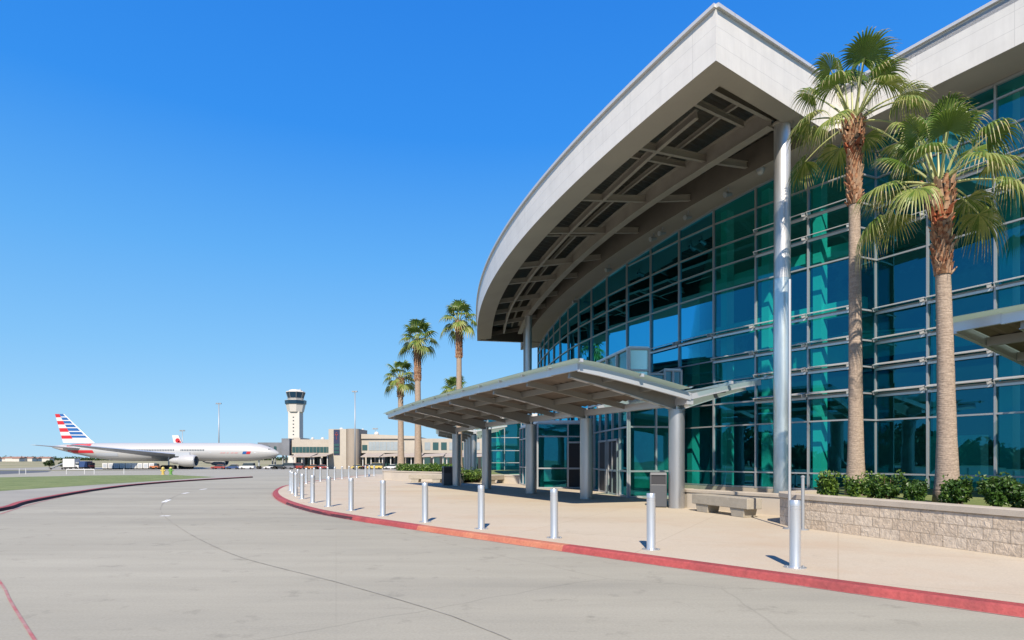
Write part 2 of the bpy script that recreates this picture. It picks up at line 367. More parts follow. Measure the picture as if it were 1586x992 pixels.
def poly_sheet(name, poly, z, m, kind='structure', zf=None):
    import bmesh
    bm = bmesh.new(); vs = [bm.verts.new((p[0], p[1], zf(p[0], p[1]) if zf else z)) for p in poly]
    f = bm.faces.new(vs); bmesh.ops.triangulate(bm, faces=[f]); bmesh.ops.recalc_face_normals(bm, faces=bm.faces)
    for f in bm.faces:
        if f.normal.z < 0: f.normal_flip()
    me = bpy.data.meshes.new(name); bm.to_mesh(me); bm.free(); me.materials.append(m)
    o = bpy.data.objects.new(name, me); C.objects.link(o)
    if kind: o['kind'] = kind
    return o
def resample(pts, step):
    pts = [np.array(p, float) for p in pts]
    P = []
    for i in range(len(pts)-1):
        p0 = pts[max(i-1, 0)]; p1 = pts[i]; p2 = pts[i+1]; p3 = pts[min(i+2, len(pts)-1)]
        n = max(1, int(np.linalg.norm(p2-p1)/step))
        for k in range(n):
            t = k/n
            P.append(.5*((2*p1)+(-p0+p2)*t+(2*p0-5*p1+4*p2-p3)*t*t+(-p0+3*p1-3*p2+p3)*t**3))
    P.append(pts[-1]); return P
def offset_line(P, d):
    out = []
    for i in range(len(P)):
        t = np.array(P[min(i+1, len(P)-1)])-np.array(P[max(i-1, 0)]); t = t/np.linalg.norm(t)
        out.append(np.array(P[i])+np.array((-t[1], t[0]))*d)
    return out

# ------------------------------------------------------------------ the setting: ground, road, walk, kerbs
def sheet_rows(name, rows, m, dz):
    mb = MB()
    for (y0, a0, b0), (y1, a1, b1) in zip(rows, rows[1:]):
        mb.quad((a0, y0, gz(y0)+dz), (b0, y0, gz(y0)+dz), (b1, y1, gz(y1)+dz), (a1, y1, gz(y1)+dz))
    o = mb.build(name, m); o['kind'] = 'structure'; return o
sheet_rows('ground', [(-400, -900, 900), (62, -900, 900), (200, -1500, 1500), (600, -2500, 2500), (6000, -9000, 9000)], M['field'], 0)
sheet_rows('road', [(-40, -75, 60), (62, -75, 40), (110, -100, 40), (150, -75, 45)], M['road'], ROAD)
sheet_rows('apron', [(150.0, -135, 60), (200, -175, 70), (250, -190, 90)], M['apron'], ROAD-.004)
sheet_rows('taxiway', [(66, -190, -56), (95, -260, -72), (128, -300, -96)], M['asphalt'], ROAD+.004)

kerb_pts = [(20, -7), (13, -.2), (9.2, 3.1), (7.2, 4.85), (5.38, 6.45), (3.56, 8.31), (.09, 11.9), (-1.78, 13.85), (-3.08, 15.28), (-4.4, 16.75), (-6.45, 19.4), (-8.95, 23.7), (-11.1, 28.4), (-12.6, 32.8), (-13.6, 37.3), (-14.3, 46.6), (-14.4, 60), (-14.4, 62)]
K = resample(kerb_pts, .6)
kin = offset_line(K, -.05); kin2 = offset_line(K, -.26)
mi = []
for p in K[:-1]:
    px = CX+F*p[0]/max(p[1], .1)
    mi.append(1 if (660 < px < 885 and 4 < p[1] < 15) else (2 if (430 < px < 560 and p[1] < 22) else 0))
mb = MB()
mb.ribbon([(p[0], p[1], 0.0) for p in K], [(p[0], p[1], WALK-.02) for p in kin], mi)
mi2 = [0 if k == 2 else k for k in mi]
mb.ribbon([(p[0], p[1], WALK-.02) for p in kin], [(p[0], p[1], WALK+.002) for p in offset_line(K, -.075)], mi2)
mb.ribbon([(p[0], p[1], WALK+.002) for p in offset_line(K, -.075)], [(p[0], p[1], WALK+.002) for p in kin2], mi2)
o = mb.build('kerb', [M['red'], M['redfade'], M['redblk']], smooth=True); o['kind'] = 'structure'
gut = offset_line(K, .03)
mb = MB(); mb.ribbon([(p[0], p[1], ROAD+.004) for p in K], [(p[0], p[1], ROAD+.004) for p in gut], 0)
o = mb.build('red_road_marking', M['redline']); o['kind'] = 'structure'
walk_poly = [tuple(p) for p in offset_line(K, -.25)]+[(40, 62), (40, -7)]
poly_sheet('pavement', walk_poly, WALK, M['walk'])

lk = resample([(-13.6, 2), (-14.2, 8), (-15.0, 13.5), (-16.2, 19.4), (-17.9, 22.6), (-19.5, 26.3), (-21.6, 31.8), (-23.4, 38.4), (-23.9, 46), (-23.0, 54.5)], .8)
lk1 = offset_line(lk, .04); lk2 = offset_line(lk, .24)
mb = MB()
mb.ribbon([(p[0], p[1], 0) for p in lk], [(p[0], p[1], WALK) for p in lk1], 0)
mb.ribbon([(p[0], p[1], WALK) for p in lk1], [(p[0], p[1], WALK+.006) for p in lk2], 1)
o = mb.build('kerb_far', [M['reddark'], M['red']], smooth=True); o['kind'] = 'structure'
poly_sheet('verge', [tuple(p) for p in lk1]+[(-26, 57), (-34, 61), (-41, 59), (-48, 50), (-60, 40), (-60, 2)], WALK-.002, M['apron'])
poly_sheet('grass_verge', [(-30, 21), (-26.5, 25), (-24.9, 29.3), (-25.1, 33.3), (-25.2, 39.6), (-25.4, 45.5), (-25.6, 53), (-33.2, 60), (-40, 57.5), (-46, 48), (-56, 39), (-52, 22)], WALK+.004, M['grass'])
def strip(name, pts, w, m, z=ROAD+.006, step=.5):
    P = resample(pts, step); a = offset_line(P, w/2); b = offset_line(P, -w/2)
    mb = MB(); mb.ribbon([(p[0], p[1], z) for p in b], [(p[0], p[1], z) for p in a]); o = mb.build(name, m); o['kind'] = 'structure'; return o
def rp(px, py, z=ROAD): Y = F*(CAMZ-z)/(py-HZ); return (float((px-CX)/F*Y), float(Y))
strip('red_road_marking', [rp(0, 797), rp(30, 787), rp(70, 776), rp(110, 767), rp(140, 763)], .07, M['redline'])
strip('red_road_marking', [rp(-30, 860), rp(0, 902), rp(8, 914), rp(14, 928), rp(30, 955), rp(62, 1005)], .03, M['redline'])
strip('road_joint', [rp(318, 757), rp(285, 764), rp(258, 776), rp(249, 787), rp(252, 797), rp(266, 809), rp(300, 831), rp(360, 859), rp(420, 877), rp(520, 902), rp(700, 955), rp(830, 1010)], .014, M['joint'])
for a, b in (((249, 799.6), (263, 799.6)), ((253, 778.5), (262, 774.5)), ((283, 765), (292, 763.5)), ((310, 758.8), (320, 757.6))):
    strip('white_road_marking', [rp(*a), rp(*b)], .16, M['whiteline'], step=5)

# ------------------------------------------------------------------ terminal building
bld = thing('terminal_building', (9, 24, WALK), 'big terminal hall with curved teal glass wall under a sweeping pale overhanging roof', 'building')
def S(x): return 10.36+.17*x
ep = np.array([(4.87, 14.57), (3.76, 16.4), (2.34, 19.34), (1.02, 22.57), (.35, 24.45), (-.26, 26.2), (-.83, 28.6), (-1.36, 31.4), (-1.81, 34.4), (-2.1, 37.5), (-2.43, 42.8)])
fp = np.array([(11.27, 20.1), (10.33, 21.34), (9.16, 22.98), (8.12, 24.6), (7.21, 26.35), (6.41, 28.2), (5.64, 29.93), (4.95, 31.8), (4.4, 33.7), (3.89, 35.5), (3.46, 37.5), (3.12, 39.5), (2.85, 41.5), (2.62, 43.5), (2.42, 45.5), (2.26, 47.5), (2.13, 49.5)])
ce = np.polyfit(ep[:, 1], ep[:, 0], 4); cf = np.polyfit(fp[:, 1], fp[:, 0], 4)
def arc_pts(c, y0, y1, step):
    ys = np.linspace(y0, y1, 800); xs = np.polyval(c, ys)
    L = np.concatenate([[0], np.cumsum(np.hypot(np.diff(xs), np.diff(ys)))])
    n = max(1, round(L[-1]/step)); q = np.linspace(0, L[-1], n+1)
    return [np.array((np.interp(t, L, xs), np.interp(t, L, ys))) for t in q]
E = arc_pts(ce, 14.57, 42.8, .6); corner = np.array((np.polyval(ce, 14.57), 14.57))
V = np.array((10.82, 20.2))                                  # valley where the two roofs meet
rdir = (V-corner)/np.linalg.norm(V-corner)
V2 = np.array((11.75, 21.05))
def p3(p, z): return (float(p[0]), float(p[1]), float(z))
# fascia: curved front, right return, far end
def ftop(t): return 1.24+.48*t
mb = MB()
Er = E[::-1]
mb.ribbon([p3(p, S(p[0])) for p in Er], [p3(p, S(p[0])+1.24) for p in Er], 0, v0=0, v1=1.26)
q = [corner+(V2-corner)*t for t in np.linspace(0, 1, 13)]
mb.ribbon([p3(p, S(p[0])) for p in q], [p3(p, S(p[0])+ftop(i/12)) for i, p in enumerate(q)], 0, v0=0, v1=1.26)
endp = [np.array((2.3, 48.0)), E[-1]]; endp = [np.array((14, 61)), *endp]
mb.ribbon([p3(p, S(p[0])) for p in endp], [p3(p, S(p[0])+1.24) for p in endp], 0, v0=0, v1=1.26)
fas = mb.build('fascia', M['white_panel'], bld)
mb = MB()
def coping(pts, hs):
    for (a, ha), (b, hb) in zip(zip(pts, hs), list(zip(pts, hs))[1:]):
        mb.beam(p3(a, S(a[0])+ha+.05), p3(b, S(b[0])+hb+.05), .16, .09, ext=.01)
coping(E, [1.24]*len(E)); coping(q[:-1], [ftop(i/12) for i in range(12)]); coping(endp, [1.24]*3)
mb.build('coping', M['cap'], fas)
# roof sheet
def rz(x, y): return S(min(x, 11))+1.0+.42*max(0, min(1, (x-4.87)/6.5))*(1 if y < 30 else .6)
rp_ = [tuple(p) for p in E]+[(2.3, 48.0), (14, 61), (42, 61), (42, 23), tuple(V2)]+[tuple(p) for p in q[1:-1]][::-1]
import bmesh
def slab(name, poly, zlo, zhi, m, parent):
    bm = bmesh.new(); o0 = wloc(parent)
    for zf in (zlo, zhi):
        vs = [bm.verts.new((p[0]-o0.x, p[1]-o0.y, (zf(*p) if callable(zf) else zf)-o0.z)) for p in poly]
        f = bm.faces.new(vs); bmesh.ops.triangulate(bm, faces=[f])
    me = bpy.data.meshes.new(name); bm.to_mesh(me); bm.free(); me.materials.append(m)
    o = bpy.data.objects.new(name, me); C.objects.link(o); o.parent = parent; return o
slab('roof', rp_, lambda x, y: rz(x, y)+.06, lambda x, y: rz(x, y)+.16, M['cap'], bld)
# soffit bands
def along(P, d): return offset_line(P, d)
A = arc_pts(cf, 20.1, 49.5, 2.0); Afine = arc_pts(cf, 20.1, 49.5, .5)
Fin = along(Afine, 1.45)                                   # outer edge of the inner band
# clip outer-band start at right band
rn = np.array((-rdir[1], rdir[0]))                         # towards the far side of the right fascia
def side(p): return float(np.dot(p-corner, rn))
def keep(p, m=0.0):
    p = np.array(p, float); k = side(p); return p-rn*(k-m) if k < m else p
Ein = [keep(p, .02) for p in offset_line(E, -.98)]          # inner edge of the outer band (towards the building)
mb = MB()
mb.ribbon([p3(p, S(p[0])) for p in E], [p3(p, S(p[0])) for p in Ein], 0)
RB = .5
rb0 = [corner+(V2-corner)*t for t in np.linspace(0, 1, 8)]
rb1 = [p+rn*RB for p in rb0]; tt_ = min(np.linspace(0, 4, 80), key=lambda t: min(np.linalg.norm(corner+rn*RB+rdir*t-p) for p in Ein))
rb1[0] = corner+rn*RB+rdir*tt_; rb1 = [rb1[0]]+[p if np.dot(p-rb1[0], rdir) > 0 else rb1[0] for p in rb1[1:]]
mb.ribbon([p3(p, S(p[0])+.003) for p in rb0], [p3(p, S(p[0])+.003) for p in rb1], 0)
mb.ribbon([p3(p, S(p[0])) for p in Fin], [p3(p, S(p[0])) for p in Afine], 0)
e0 = E[-1]; e1 = np.array((2.3, 48.0)); en = np.array((e1[1]-e0[1], -(e1[0]-e0[0]))); en = en/np.linalg.norm(en)
mb.ribbon([p3(e0, S(e0[0])+.004), p3(e1, S(e1[0])+.004)], [p3(e0+en*.35, S(e0[0])+.004), p3(e1+en*.35, S(e1[0])+.004)], 0)
sof = mb.build('soffit', M['soffit'], bld)
mb = MB()
DZ = .95
Ein_in = [p for p in Ein if side(p) > RB-.05]; Fin_in = [p for p in Fin if side(p) > RB-.6]
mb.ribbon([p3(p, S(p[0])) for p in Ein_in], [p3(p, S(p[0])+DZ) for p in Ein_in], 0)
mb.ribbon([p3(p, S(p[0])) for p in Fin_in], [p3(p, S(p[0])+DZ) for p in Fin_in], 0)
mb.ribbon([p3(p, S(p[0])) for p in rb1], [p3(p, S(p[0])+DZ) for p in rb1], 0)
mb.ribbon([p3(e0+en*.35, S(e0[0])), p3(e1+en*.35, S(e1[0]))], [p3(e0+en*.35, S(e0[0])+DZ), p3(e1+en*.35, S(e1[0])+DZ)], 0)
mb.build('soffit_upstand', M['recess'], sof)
# corrugated deck over the recess: ribs across the overhang
mb = MB()
def lerp(a, b, t): return a+(b-a)*t
def eave_at(u): return np.array([np.interp(u, np.linspace(0, 1, len(E)), [p[k] for p in E]) for k in (0, 1)])
def face_at(u): return np.array([np.interp(u, np.linspace(0, 1, len(Afine)), [p[k] for p in Afine]) for k in (0, 1)])
NU = 190
prev = None
for i in range(NU+1):
    u = i/NU; dz = DZ+(.06 if (i//1) % 2 else 0.0)
    a = eave_at(u); b = face_at(u); a2 = keep(lerp(a, b, .08), .06); b = keep(b, .06)
    row = (p3(a2, S(a2[0])+dz), p3(b, S(b[0])+dz))
    if prev: mb.quad(prev[0], prev[1], row[1], row[0])
    prev = row
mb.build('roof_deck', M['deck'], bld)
# steel beams in the recess
mainb = resample([(8.3, 17.95), (7.8, 18.5), (5.07, 23.25), (3.34, 27.7), (2.1, 32.4), (1.03, 38), (.55, 43.0)], .8)
secb = resample([(5.3, 17.6), (4.4, 19.6), (2.8, 23.9), (2.0, 26.5), (.9, 30.7), (-.1, 36.4), (-.59, 43.0)], .8)
thirdb = [lerp(np.array(mainb[int(t*(len(mainb)-1))]), np.array(secb[int(t*(len(secb)-1))]), .5) for t in np.linspace(0.02, 1, 30)]
def run_beam(P, w, h, zc, name='steel_beam'):
    mb = MB()
    for a, b in zip(P, P[1:]): mb.beam(p3(a, S(a[0])+zc), p3(b, S(b[0])+zc), w, h, ext=.01)
    return mb.build(name, M['beam'], bld)
def ibeam(P, w, h, zb, name='steel_beam', w2=None):
    """I section along a polyline: flange, web, flange; zb = underside above the soffit plane"""
    mb = MB()
    for a, b in zip(P, P[1:]):
        for (ww, hh, zz) in ((w, .03, zb+.015), (.03, h-.06, zb+h/2), (w, .03, zb+h-.015)):
            mb.beam(p3(a, S(a[0])+zz), p3(b, S(b[0])+zz), ww, hh, ext=.01)
    return mb.build(name, M['beam'], bld)
mainc = [p for p in mainb if side(p) > .5]; secc = [p for p in secb if side(p) > .5]; thirdc = [p for p in thirdb if side(p) > .5]
ibeam(mainc, .30, .62, .02)
ibeam(secc, .12, .26, .22)
ibeam(thirdc, .08, .16, .60)
for u in np.linspace(.04, .985, 11):
    a = eave_at(u); b = face_at(u+.0)
    # cross beam perpendicular to the main beam
    k = min(range(len(mainb)), key=lambda i: abs(mainb[i][1]-lerp(a, b, .55)[1]))
    mpt = np.array(mainb[k]); t = np.array(mainb[min(k+1, len(mainb)-1)])-np.array(mainb[max(k-1, 0)]); t /= np.linalg.norm(t); nn = np.array((-t[1], t[0]))
    e = min(Ein, key=lambda p: abs(np.dot(p-mpt, t))); f_ = min(Fin, key=lambda p: abs(np.dot(p-mpt, t)))
    if side(e) < .45: continue
    ibeam([e, mpt-nn*.02, f_], .12, .24, .22)
    if rng.random() < .6: ibeam([e+t*.85, lerp(e, mpt, .97)+t*.85], .10, .2, .45)
# columns
def bigcol(px, Y, r, joint):
    x = (px-CX)/F*Y; zt = S(x)+.06
    mb = MB(); mb.lathe([(r, joint+.015), (r, zt)], (x, Y, 0), 32); c = mb.build('column', M['steel'], bld, smooth=True)
    mb = MB(); mb.lathe([(r+.015, WALK), (r+.015, joint), (r+.002, joint+.014)], (x, Y, 0), 32); mb.build('column_sleeve', M['steel2'], c, smooth=True)
    mb = MB(); mb.lathe([(r*1.35, zt-.05), (r*1.35, zt)], (x, Y, 0), 32); mb.build('column_head', M['beam'], c)
bigcol(1211.5, 18.5, .235, zat(433, 18.5))
bigcol(818.7, 38, .20, 4.6)
x = (813.5-CX)/F*41.5
mb = MB(); mb.lathe([(.13, WALK), (.13, S(x)+.05)], (x, 41.5, 0), 20); mb.build('drainpipe', M['pole'], bld, smooth=True)
# soffit fittings
def fitting(px, py, kind):
    den = (HZ-py)-.17*(px-CX); Y = 8208/den; x = (px-CX)/F*Y; z = S(x)
    mb = MB()
    if kind == 'dome':
        mb.lathe([(.13, z-.10), (.15, z-.02), (.15, z)], (x, Y, 0), 16, 0); mb.sphere((x, Y, z-.10), .12, 14, 8, 1)
        nm, lb, ct = 'dome_camera', 'white dome security camera under the soffit beside the tall steel column', 'camera'
    else:
        mb.tube([(x, Y, z), (x, Y, z-.18)], .03, 8); mb.tube([(x+.13, Y+.05, z-.22), (x-.16, Y-.08, z-.30)], [.06, .10], 12)
        nm, ct = 'soffit_spotlight', 'spotlight'; lb = kind
    o = mb.build(nm, [M['pole'], M['planewhite']], smooth=True)
    setp(o, lb, ct, 'fittings under the soffit' if kind == 'dome' else 'spotlights along the soffit band')
fitting(1178, 262, 'dome')
for (px, py), lb in zip(((1128, 291), (1066, 327), (1026, 352), (1012, 361), (943, 410), (891, 461)), ('big two-armed spotlight under the soffit nearest the white dome camera', 'second spotlight under the soffit from the dome camera, angled on a short arm', 'third soffit spotlight from the dome camera, close beside a fourth', 'fourth soffit spotlight from the dome camera, close beyond the third', 'small spotlight alone halfway down the curved soffit band', 'farthest tiny spotlight on the soffit towards the far steel column')):
    fitting(px, py, lb)

# ---- curtain wall
TR = [1.22, 3.01, 3.89, 4.77, 5.64, 6.64, 8.36, 9.33, 10.15, 11.1, 11.97]
def bay(p0, p1, z0, top0, top1, shades=(), wide=(), mull_end=False, levels=TR, mat_=None):
    """one window bay: panes between two mullions, its frame and its sunshades"""
    p0 = np.array(p0, float); p1 = np.array(p1, float); d = p1-p0; L = np.linalg.norm(d); d /= L
    n = np.array((-d[1], d[0]))
    if np.dot(n, -p0) < 0: n = -n                            # outward = towards the road
    lv = [z for z in levels if z0+.1 < z < min(top0, top1)-.12]
    zz = [z0]+lv
    mb = MB()
    for i, z in enumerate(zz):
        za = z; zb0 = zz[i+1] if i+1 < len(zz) else top0; zb1 = zz[i+1] if i+1 < len(zz) else top1
        j = [rng.uniform(-.008, .008) for _ in range(4)]
        mb.quad(p3(p0+n*j[0], za), p3(p1+n*j[1], za), p3(p1+n*(j[0]-j[1]+j[2]), zb1), p3(p0+n*j[2], zb0))
    w = mb.build('window', mat_ or M['glass'], bld)
    mb = MB(); fw = .052
    for z in [z0+.035]+lv: mb.box(p3((p0+p1)/2+n*.02, z), (L-.05, .09, fw), (d[0], d[1], 0), (n[0], n[1], 0))
    mb.beam(p3(p0+d*.03+n*.02, top0-.04), p3(p1-d*.03+n*.02, top1-.04), .14, .08)
    mb.box(p3(p0+n*.02, (z0+top0)/2), (.055, .12, top0-z0), (d[0], d[1], 0), (n[0], n[1], 0))
    if mull_end: mb.box(p3(p1+n*.02, (z0+top1)/2), (.055, .12, top1-z0), (d[0], d[1], 0), (n[0], n[1], 0))
    mb.build('frame', M['frame'], w)
    if shades:
        for z in shades:
            if z > min(top0, top1)-.3: continue
            mb = MB()
            c = (p0+p1)/2
            tilt = Vector((n[0]*.94, n[1]*.94, -.30)); up = Vector((n[0]*.30, n[1]*.30, .94))
            mb.box(p3(c+n*.22, z+.085), (L-.12, .24, .025), (d[0], d[1], 0), tilt, up)
            mb.box(p3(c+n*.105, z-.075), (L-.08, .03, .075), (d[0], d[1], 0), (n[0], n[1], 0))
            for s_ in (-1, 1): mb.box(p3(c+d*s_*(L/2-.09)+n*.20, z+.03), (.02, .24, .10), (d[0], d[1], 0), tilt, up)
            mb.build('sunshade', M['shade'], w)
    return w
SH = [3.89, 4.77, 5.64, 6.64, 9.33, 10.15]
A = [np.array(p) for p in fp]                                # measured mullion positions
A[0] = np.array((11.22, 20.12)); inner = np.array((12.2, 20.55))
for i in range(len(A)-1):
    p0, p1 = A[i], A[i+1]
    sh = SH if i < 2 else ([6.64, 5.64] if i == 2 else ([6.64] if i < 5 else ()))
    bay(p0, p1, .63, S(p0[0]), S(p1[0]), sh, mull_end=(i == len(A)-2))
bay(A[0]+(inner-A[0])*.02, inner, .63, S(11.2), 12.4, ())
bd = np.array((.48, -.877)); tb = [0, 1.63, 3.43, 5.3, 7.2, 9.1, 11.0, 12.9]
for t0, t1 in zip(tb, tb[1:]):
    bay(inner+bd*t0, inner+bd*t1, .63, 12.44, 12.44, SH, mull_end=(t1 == tb[-1]))
# far flank, unseen side
bay((2.13, 49.5), (6, 56), .63, S(2.1), S(6)); 
# base wall
mb = MB()
base = A[::-1]+[inner]+[inner+bd*t for t in tb[1:]]
mb.ribbon([p3(p, 0) for p in base], [p3(p, .628) for p in base], 0, v0=0, v1=.5)
bo = offset_line(base, -.06); 
mb.ribbon([p3(p, .628) for p in bo], [p3(p, .628) for p in base], 0); mb.ribbon([p3(p, 0) for p in bo], [p3(p, .628) for p in bo], 0)
mb.build('base_wall', M['cwall'], bld)
# B wing roof
n_b = np.array((-.877, -.48))
bs = np.array((10.78, 20.18)); be = bs+bd*16
gl0 = inner; gl1 = inner+bd*15.6
fb = MB()
pts = [bs+bd*t for t in np.linspace(0, 16, 9)]
fb.ribbon([p3(p, 12.45) for p in pts], [p3(p, 13.84) for p in pts], 0, v0=0, v1=1.26)
fb.quad(p3(be, 12.45), p3(be-n_b*8, 12.45), p3(be-n_b*8, 13.84), p3(be, 13.84), 0, [(0, 0), (8, 0), (8, 1.26), (0, 1.26)])
fo = fb.build('fascia', M['white_panel'], bld)
mb = MB(); mb.beam(p3(bs, 13.89), p3(be, 13.89), .16, .09); mb.build('coping', M['cap'], fo)
mb = MB(); mb.prism([tuple(bs+rn*.0+bd*-.02), tuple(be), tuple(be-n_b*9), tuple(bs-n_b*9)], 13.60, 13.80); mb.build('roof', M['cap'], bld)
mb = MB()
mb.quad(p3(bs+bd*.02, 12.453), p3(be, 12.453), p3(be-n_b*2.2, 12.453), p3(bs-n_b*2.2, 12.453)); mb.build('soffit', M['soffit'], bld)
# interior: floor, mezzanine, ceiling, back wall, columns
inn = [tuple(p) for p in A[::-1]]+[tuple(inner)]+[tuple(inner+bd*14)]
back = [(30, 13), (30, 55)]
ipoly = [(p[0]-0, p[1]) for p in inn]
def inset(P, d): return [tuple(p) for p in offset_line([np.array(p) for p in P], -d)]
fl = inset(inn, -.15)
slab('interior_floor', fl+back, .16, .2, M['intfloor'], bld)
mz = inset(inn, -3.0)
slab('mezzanine', mz+back, 4.85, 5.35, M['ceil'], bld)
mb = MB(); bk = inset(inn, -9.0)
mb.ribbon([p3(p, .2) for p in bk], [p3(p, 4.85) for p in bk], 0); mb.ribbon([p3(p, 5.35) for p in inset(inn, -12.5)], [p3(p, 12.4) for p in inset(inn, -12.5)], 0)
mb.build('interior_wall', M['intwall'], bld)
mb = MB(); ml = inset(inn, -3.05)
for a, b in zip(ml, ml[1:]): mb.beam((a[0], a[1], 6.42), (b[0], b[1], 6.42), .07, .07)
mb.ribbon([p3(p, 5.40) for p in ml], [p3(p, 6.35) for p in ml], 0)
mb.build('balustrade', M['frost'], bld)
ci = inset(inn, -.12); ci2 = inset(inn, -13)
mb = MB(); mb.ribbon([p3(p, min(S(p[0]), 12.4)-.005) for p in ci], [p3(p, min(S(q_[0]), 12.4)-.005) for p, q_ in zip(ci2, ci)], 0); mb.build('interior_ceiling', M['ceil'], bld)
for i in list(range(0, len(A)))[::1]:
    t = A[min(i+1, len(A)-1)]-A[max(i-1, 0)]; t = t/np.linalg.norm(t); n = np.array((t[1], -t[0]))
    if i in (0,): continue
    p = A[i]+n*.75
    mb = MB(); mb.box(p3(p, 6.2), (.30, .42, 12.2 if S(p[0]) > 12 else (S(p[0])-.25)*1.0), (t[0], t[1], 0), (n[0], n[1], 0))
    if S(p[0]) <= 12.2:
        mb = MB(); zt = S(p[0])-.05; mb.box(p3(p, (zt+.2)/2), (.30, .42, zt-.2), (t[0], t[1], 0), (n[0], n[1], 0))
    mb.build('interior_column', M['intcol'], bld)
for t in (1.63, 3.43, 5.3, 7.2):
    p = inner+bd*t-n_b*.8
    mb = MB(); mb.box(p3(p, 6.3), (.32, .45, 12.2), (bd[0], bd[1], 0), (n_b[0], n_b[1], 0)); mb.build('interior_column', M['intcol'], bld)
p = inner-n_b*2.6+bd*1.2
for z0, z1, w in ((.2, 2.5, 1.6),):
    mb = MB(); mb.box(p3(p, (z0+z1)/2), (w, .5, z1-z0), (bd[0], bd[1], 0), (n_b[0], n_b[1], 0)); mb.build('check_in_counter', M['intcol'], bld)
# interior white beams (bright teal bands behind the glass)
for off, z, h in ((-.8, 6.9, .5), (-1.1, 9.0, .45)):
    L_ = inset([tuple(p) for p in A[:8]][::-1], off)
    mb = MB()
    for a, b in zip(L_, L_[1:]): mb.beam((a[0], a[1], z), (b[0], b[1], z), .25, h, ext=.02)
    mb.build('interior_beam', M['intcol'], bld)

# ---- vestibules (parts of the building)
def vest_face(p0, p1, z0, z1, cols, levels, g, parent, name='window', doors=(), fm=None):
    p0 = np.array(p0, float); p1 = np.array(p1, float); d = p1-p0; L = np.linalg.norm(d); d /= L; n = np.array((-d[1], d[0]))
    if np.dot(n, -p0) < 0: n = -n
    mb = MB(); mb.quad(p3(p0, z0), p3(p1, z0), p3(p1, z1), p3(p0, z1)); w = mb.build(name, g, parent)
    mb = MB()
    for k in range(cols+1): mb.box(p3(lerp(p0, p1, k/cols)+n*.03, (z0+z1)/2), (.07, .13, z1-z0), (d[0], d[1], 0), (n[0], n[1], 0))
    for z in [z0+.04]+list(levels)+[z1-.04]: mb.box(p3((p0+p1)/2+n*.025, z), (L, .11, .07), (d[0], d[1], 0), (n[0], n[1], 0))
    mb.build('frame', fm or M['frame'], w)
    for u0, u1, zt in doors:
        a = lerp(p0, p1, u0)+n*.035; b = lerp(p0, p1, u1)+n*.035
        mb = MB(); mb.box(p3((a+b)/2, (z0+zt)/2), (np.linalg.norm(b-a), .05, zt-z0-.04), (d[0], d[1], 0), (n[0], n[1], 0)); dr = mb.build('door', M['darkgap'], parent)
        mb = MB()
        for q_ in (a, b): mb.box(p3(q_+n*.04, (z0+zt)/2), (.09, .09, zt-z0), (d[0], d[1], 0), (n[0], n[1], 0))
        mb.box(p3((a+b)/2+n*.04, zt+.04), (np.linalg.norm(b-a)+.09, .09, .09), (d[0], d[1], 0), (n[0], n[1], 0)); mb.box(p3((a+b)/2+n*.04, z0+1.05), (np.linalg.norm(b-a)-.1, .06, .07), (d[0], d[1], 0), (n[0], n[1], 0))
        mb.build('door_frame', M['frame'], dr)
def vestibule(a, b, c, d, z1, parent, dl=(), dr=(), lv=(1.22, 3.01), g=None):
    """a-b faces the camera, a-d runs away along the road side"""
    g = g or M['glass']
    mb = MB(); mb.prism([a, b, c, d], z1, z1+.14); v = mb.build('vestibule', M['silver'], bld)
    vest_face(a, b, WALK, z1, 2, [z for z in lv if z < z1-.2], g, v, doors=dr)
    vest_face(d, a, WALK, z1, 5, [z for z in lv if z < z1-.2], g, v, doors=dl)
    mb = MB(); mb.prism([(a[0]+.4, a[1]+.9), (b[0]-.2, b[1]+.9), (c[0], c[1]), (d[0]+.5, d[1])], WALK, z1-.05); mb.build('vestibule_core', M['intwall'], v)
    return v
v1 = vestibule((4.72, 24.75), (6.95, 25.1), (6.6, 27.3), (4.15, 30.6), 4.0, None, dl=((.2, .45, 2.5), (.5, .75, 2.5)), lv=(1.22, 3.01))
v2 = vestibule((1.35, 32.4), (4.55, 32.6), (3.2, 38), (.55, 38), 3.62, None, dr=((.5, .74, 2.55),), lv=(1.22, 2.9))
# clerestory box on the near vestibule
mb = MB(); mb.prism([(4.72, 24.75), (5.55, 24.88), (5.2, 30.6), (3.75, 29.6)], 6.2, 6.27); cb = mb.build('clerestory', M['shade'], bld)
def cl_face(a, b, z0, z1, cols, mid, g):
    vest_face(a, b, z0, z1, cols, mid, g, cb, fm=M['flagwhite'])
cl_face((4.72, 24.75), (5.55, 24.88), 4.16, 6.2, 1, (5.3,), M['mint']); cl_face((3.75, 29.6), (4.72, 24.75), 4.16, 6.2, 4, (5.3,), M['lightglass'])
mb = MB(); mb.ribbon([(5.0, 25.2, 4.1), (5.5, 25.3, 4.1)], [(5.0, 25.2, 6.15), (5.5, 25.3, 6.15)]); mb.ribbon([(4.2, 29.4, 4.1), (5.0, 25.2, 4.1)], [(4.2, 29.4, 6.15), (5.0, 25.2, 6.15)]); mb.build('blind', M['frost'], cb)
cl_face((5.55, 24.88), (6.2, 24.98), 4.16, 5.2, 1, (), M['lightglass']); cl_face((6.2, 24.98), (6.9, 25.09), 4.16, 5.35, 2, (), M['lightglass'])
mb = MB(); mb.prism([(6.2, 24.98), (6.9, 25.09), (6.9, 26.3), (6.2, 26.3)], 5.35, 5.40); mb.build('clerestory_cap', M['shade'], cb)

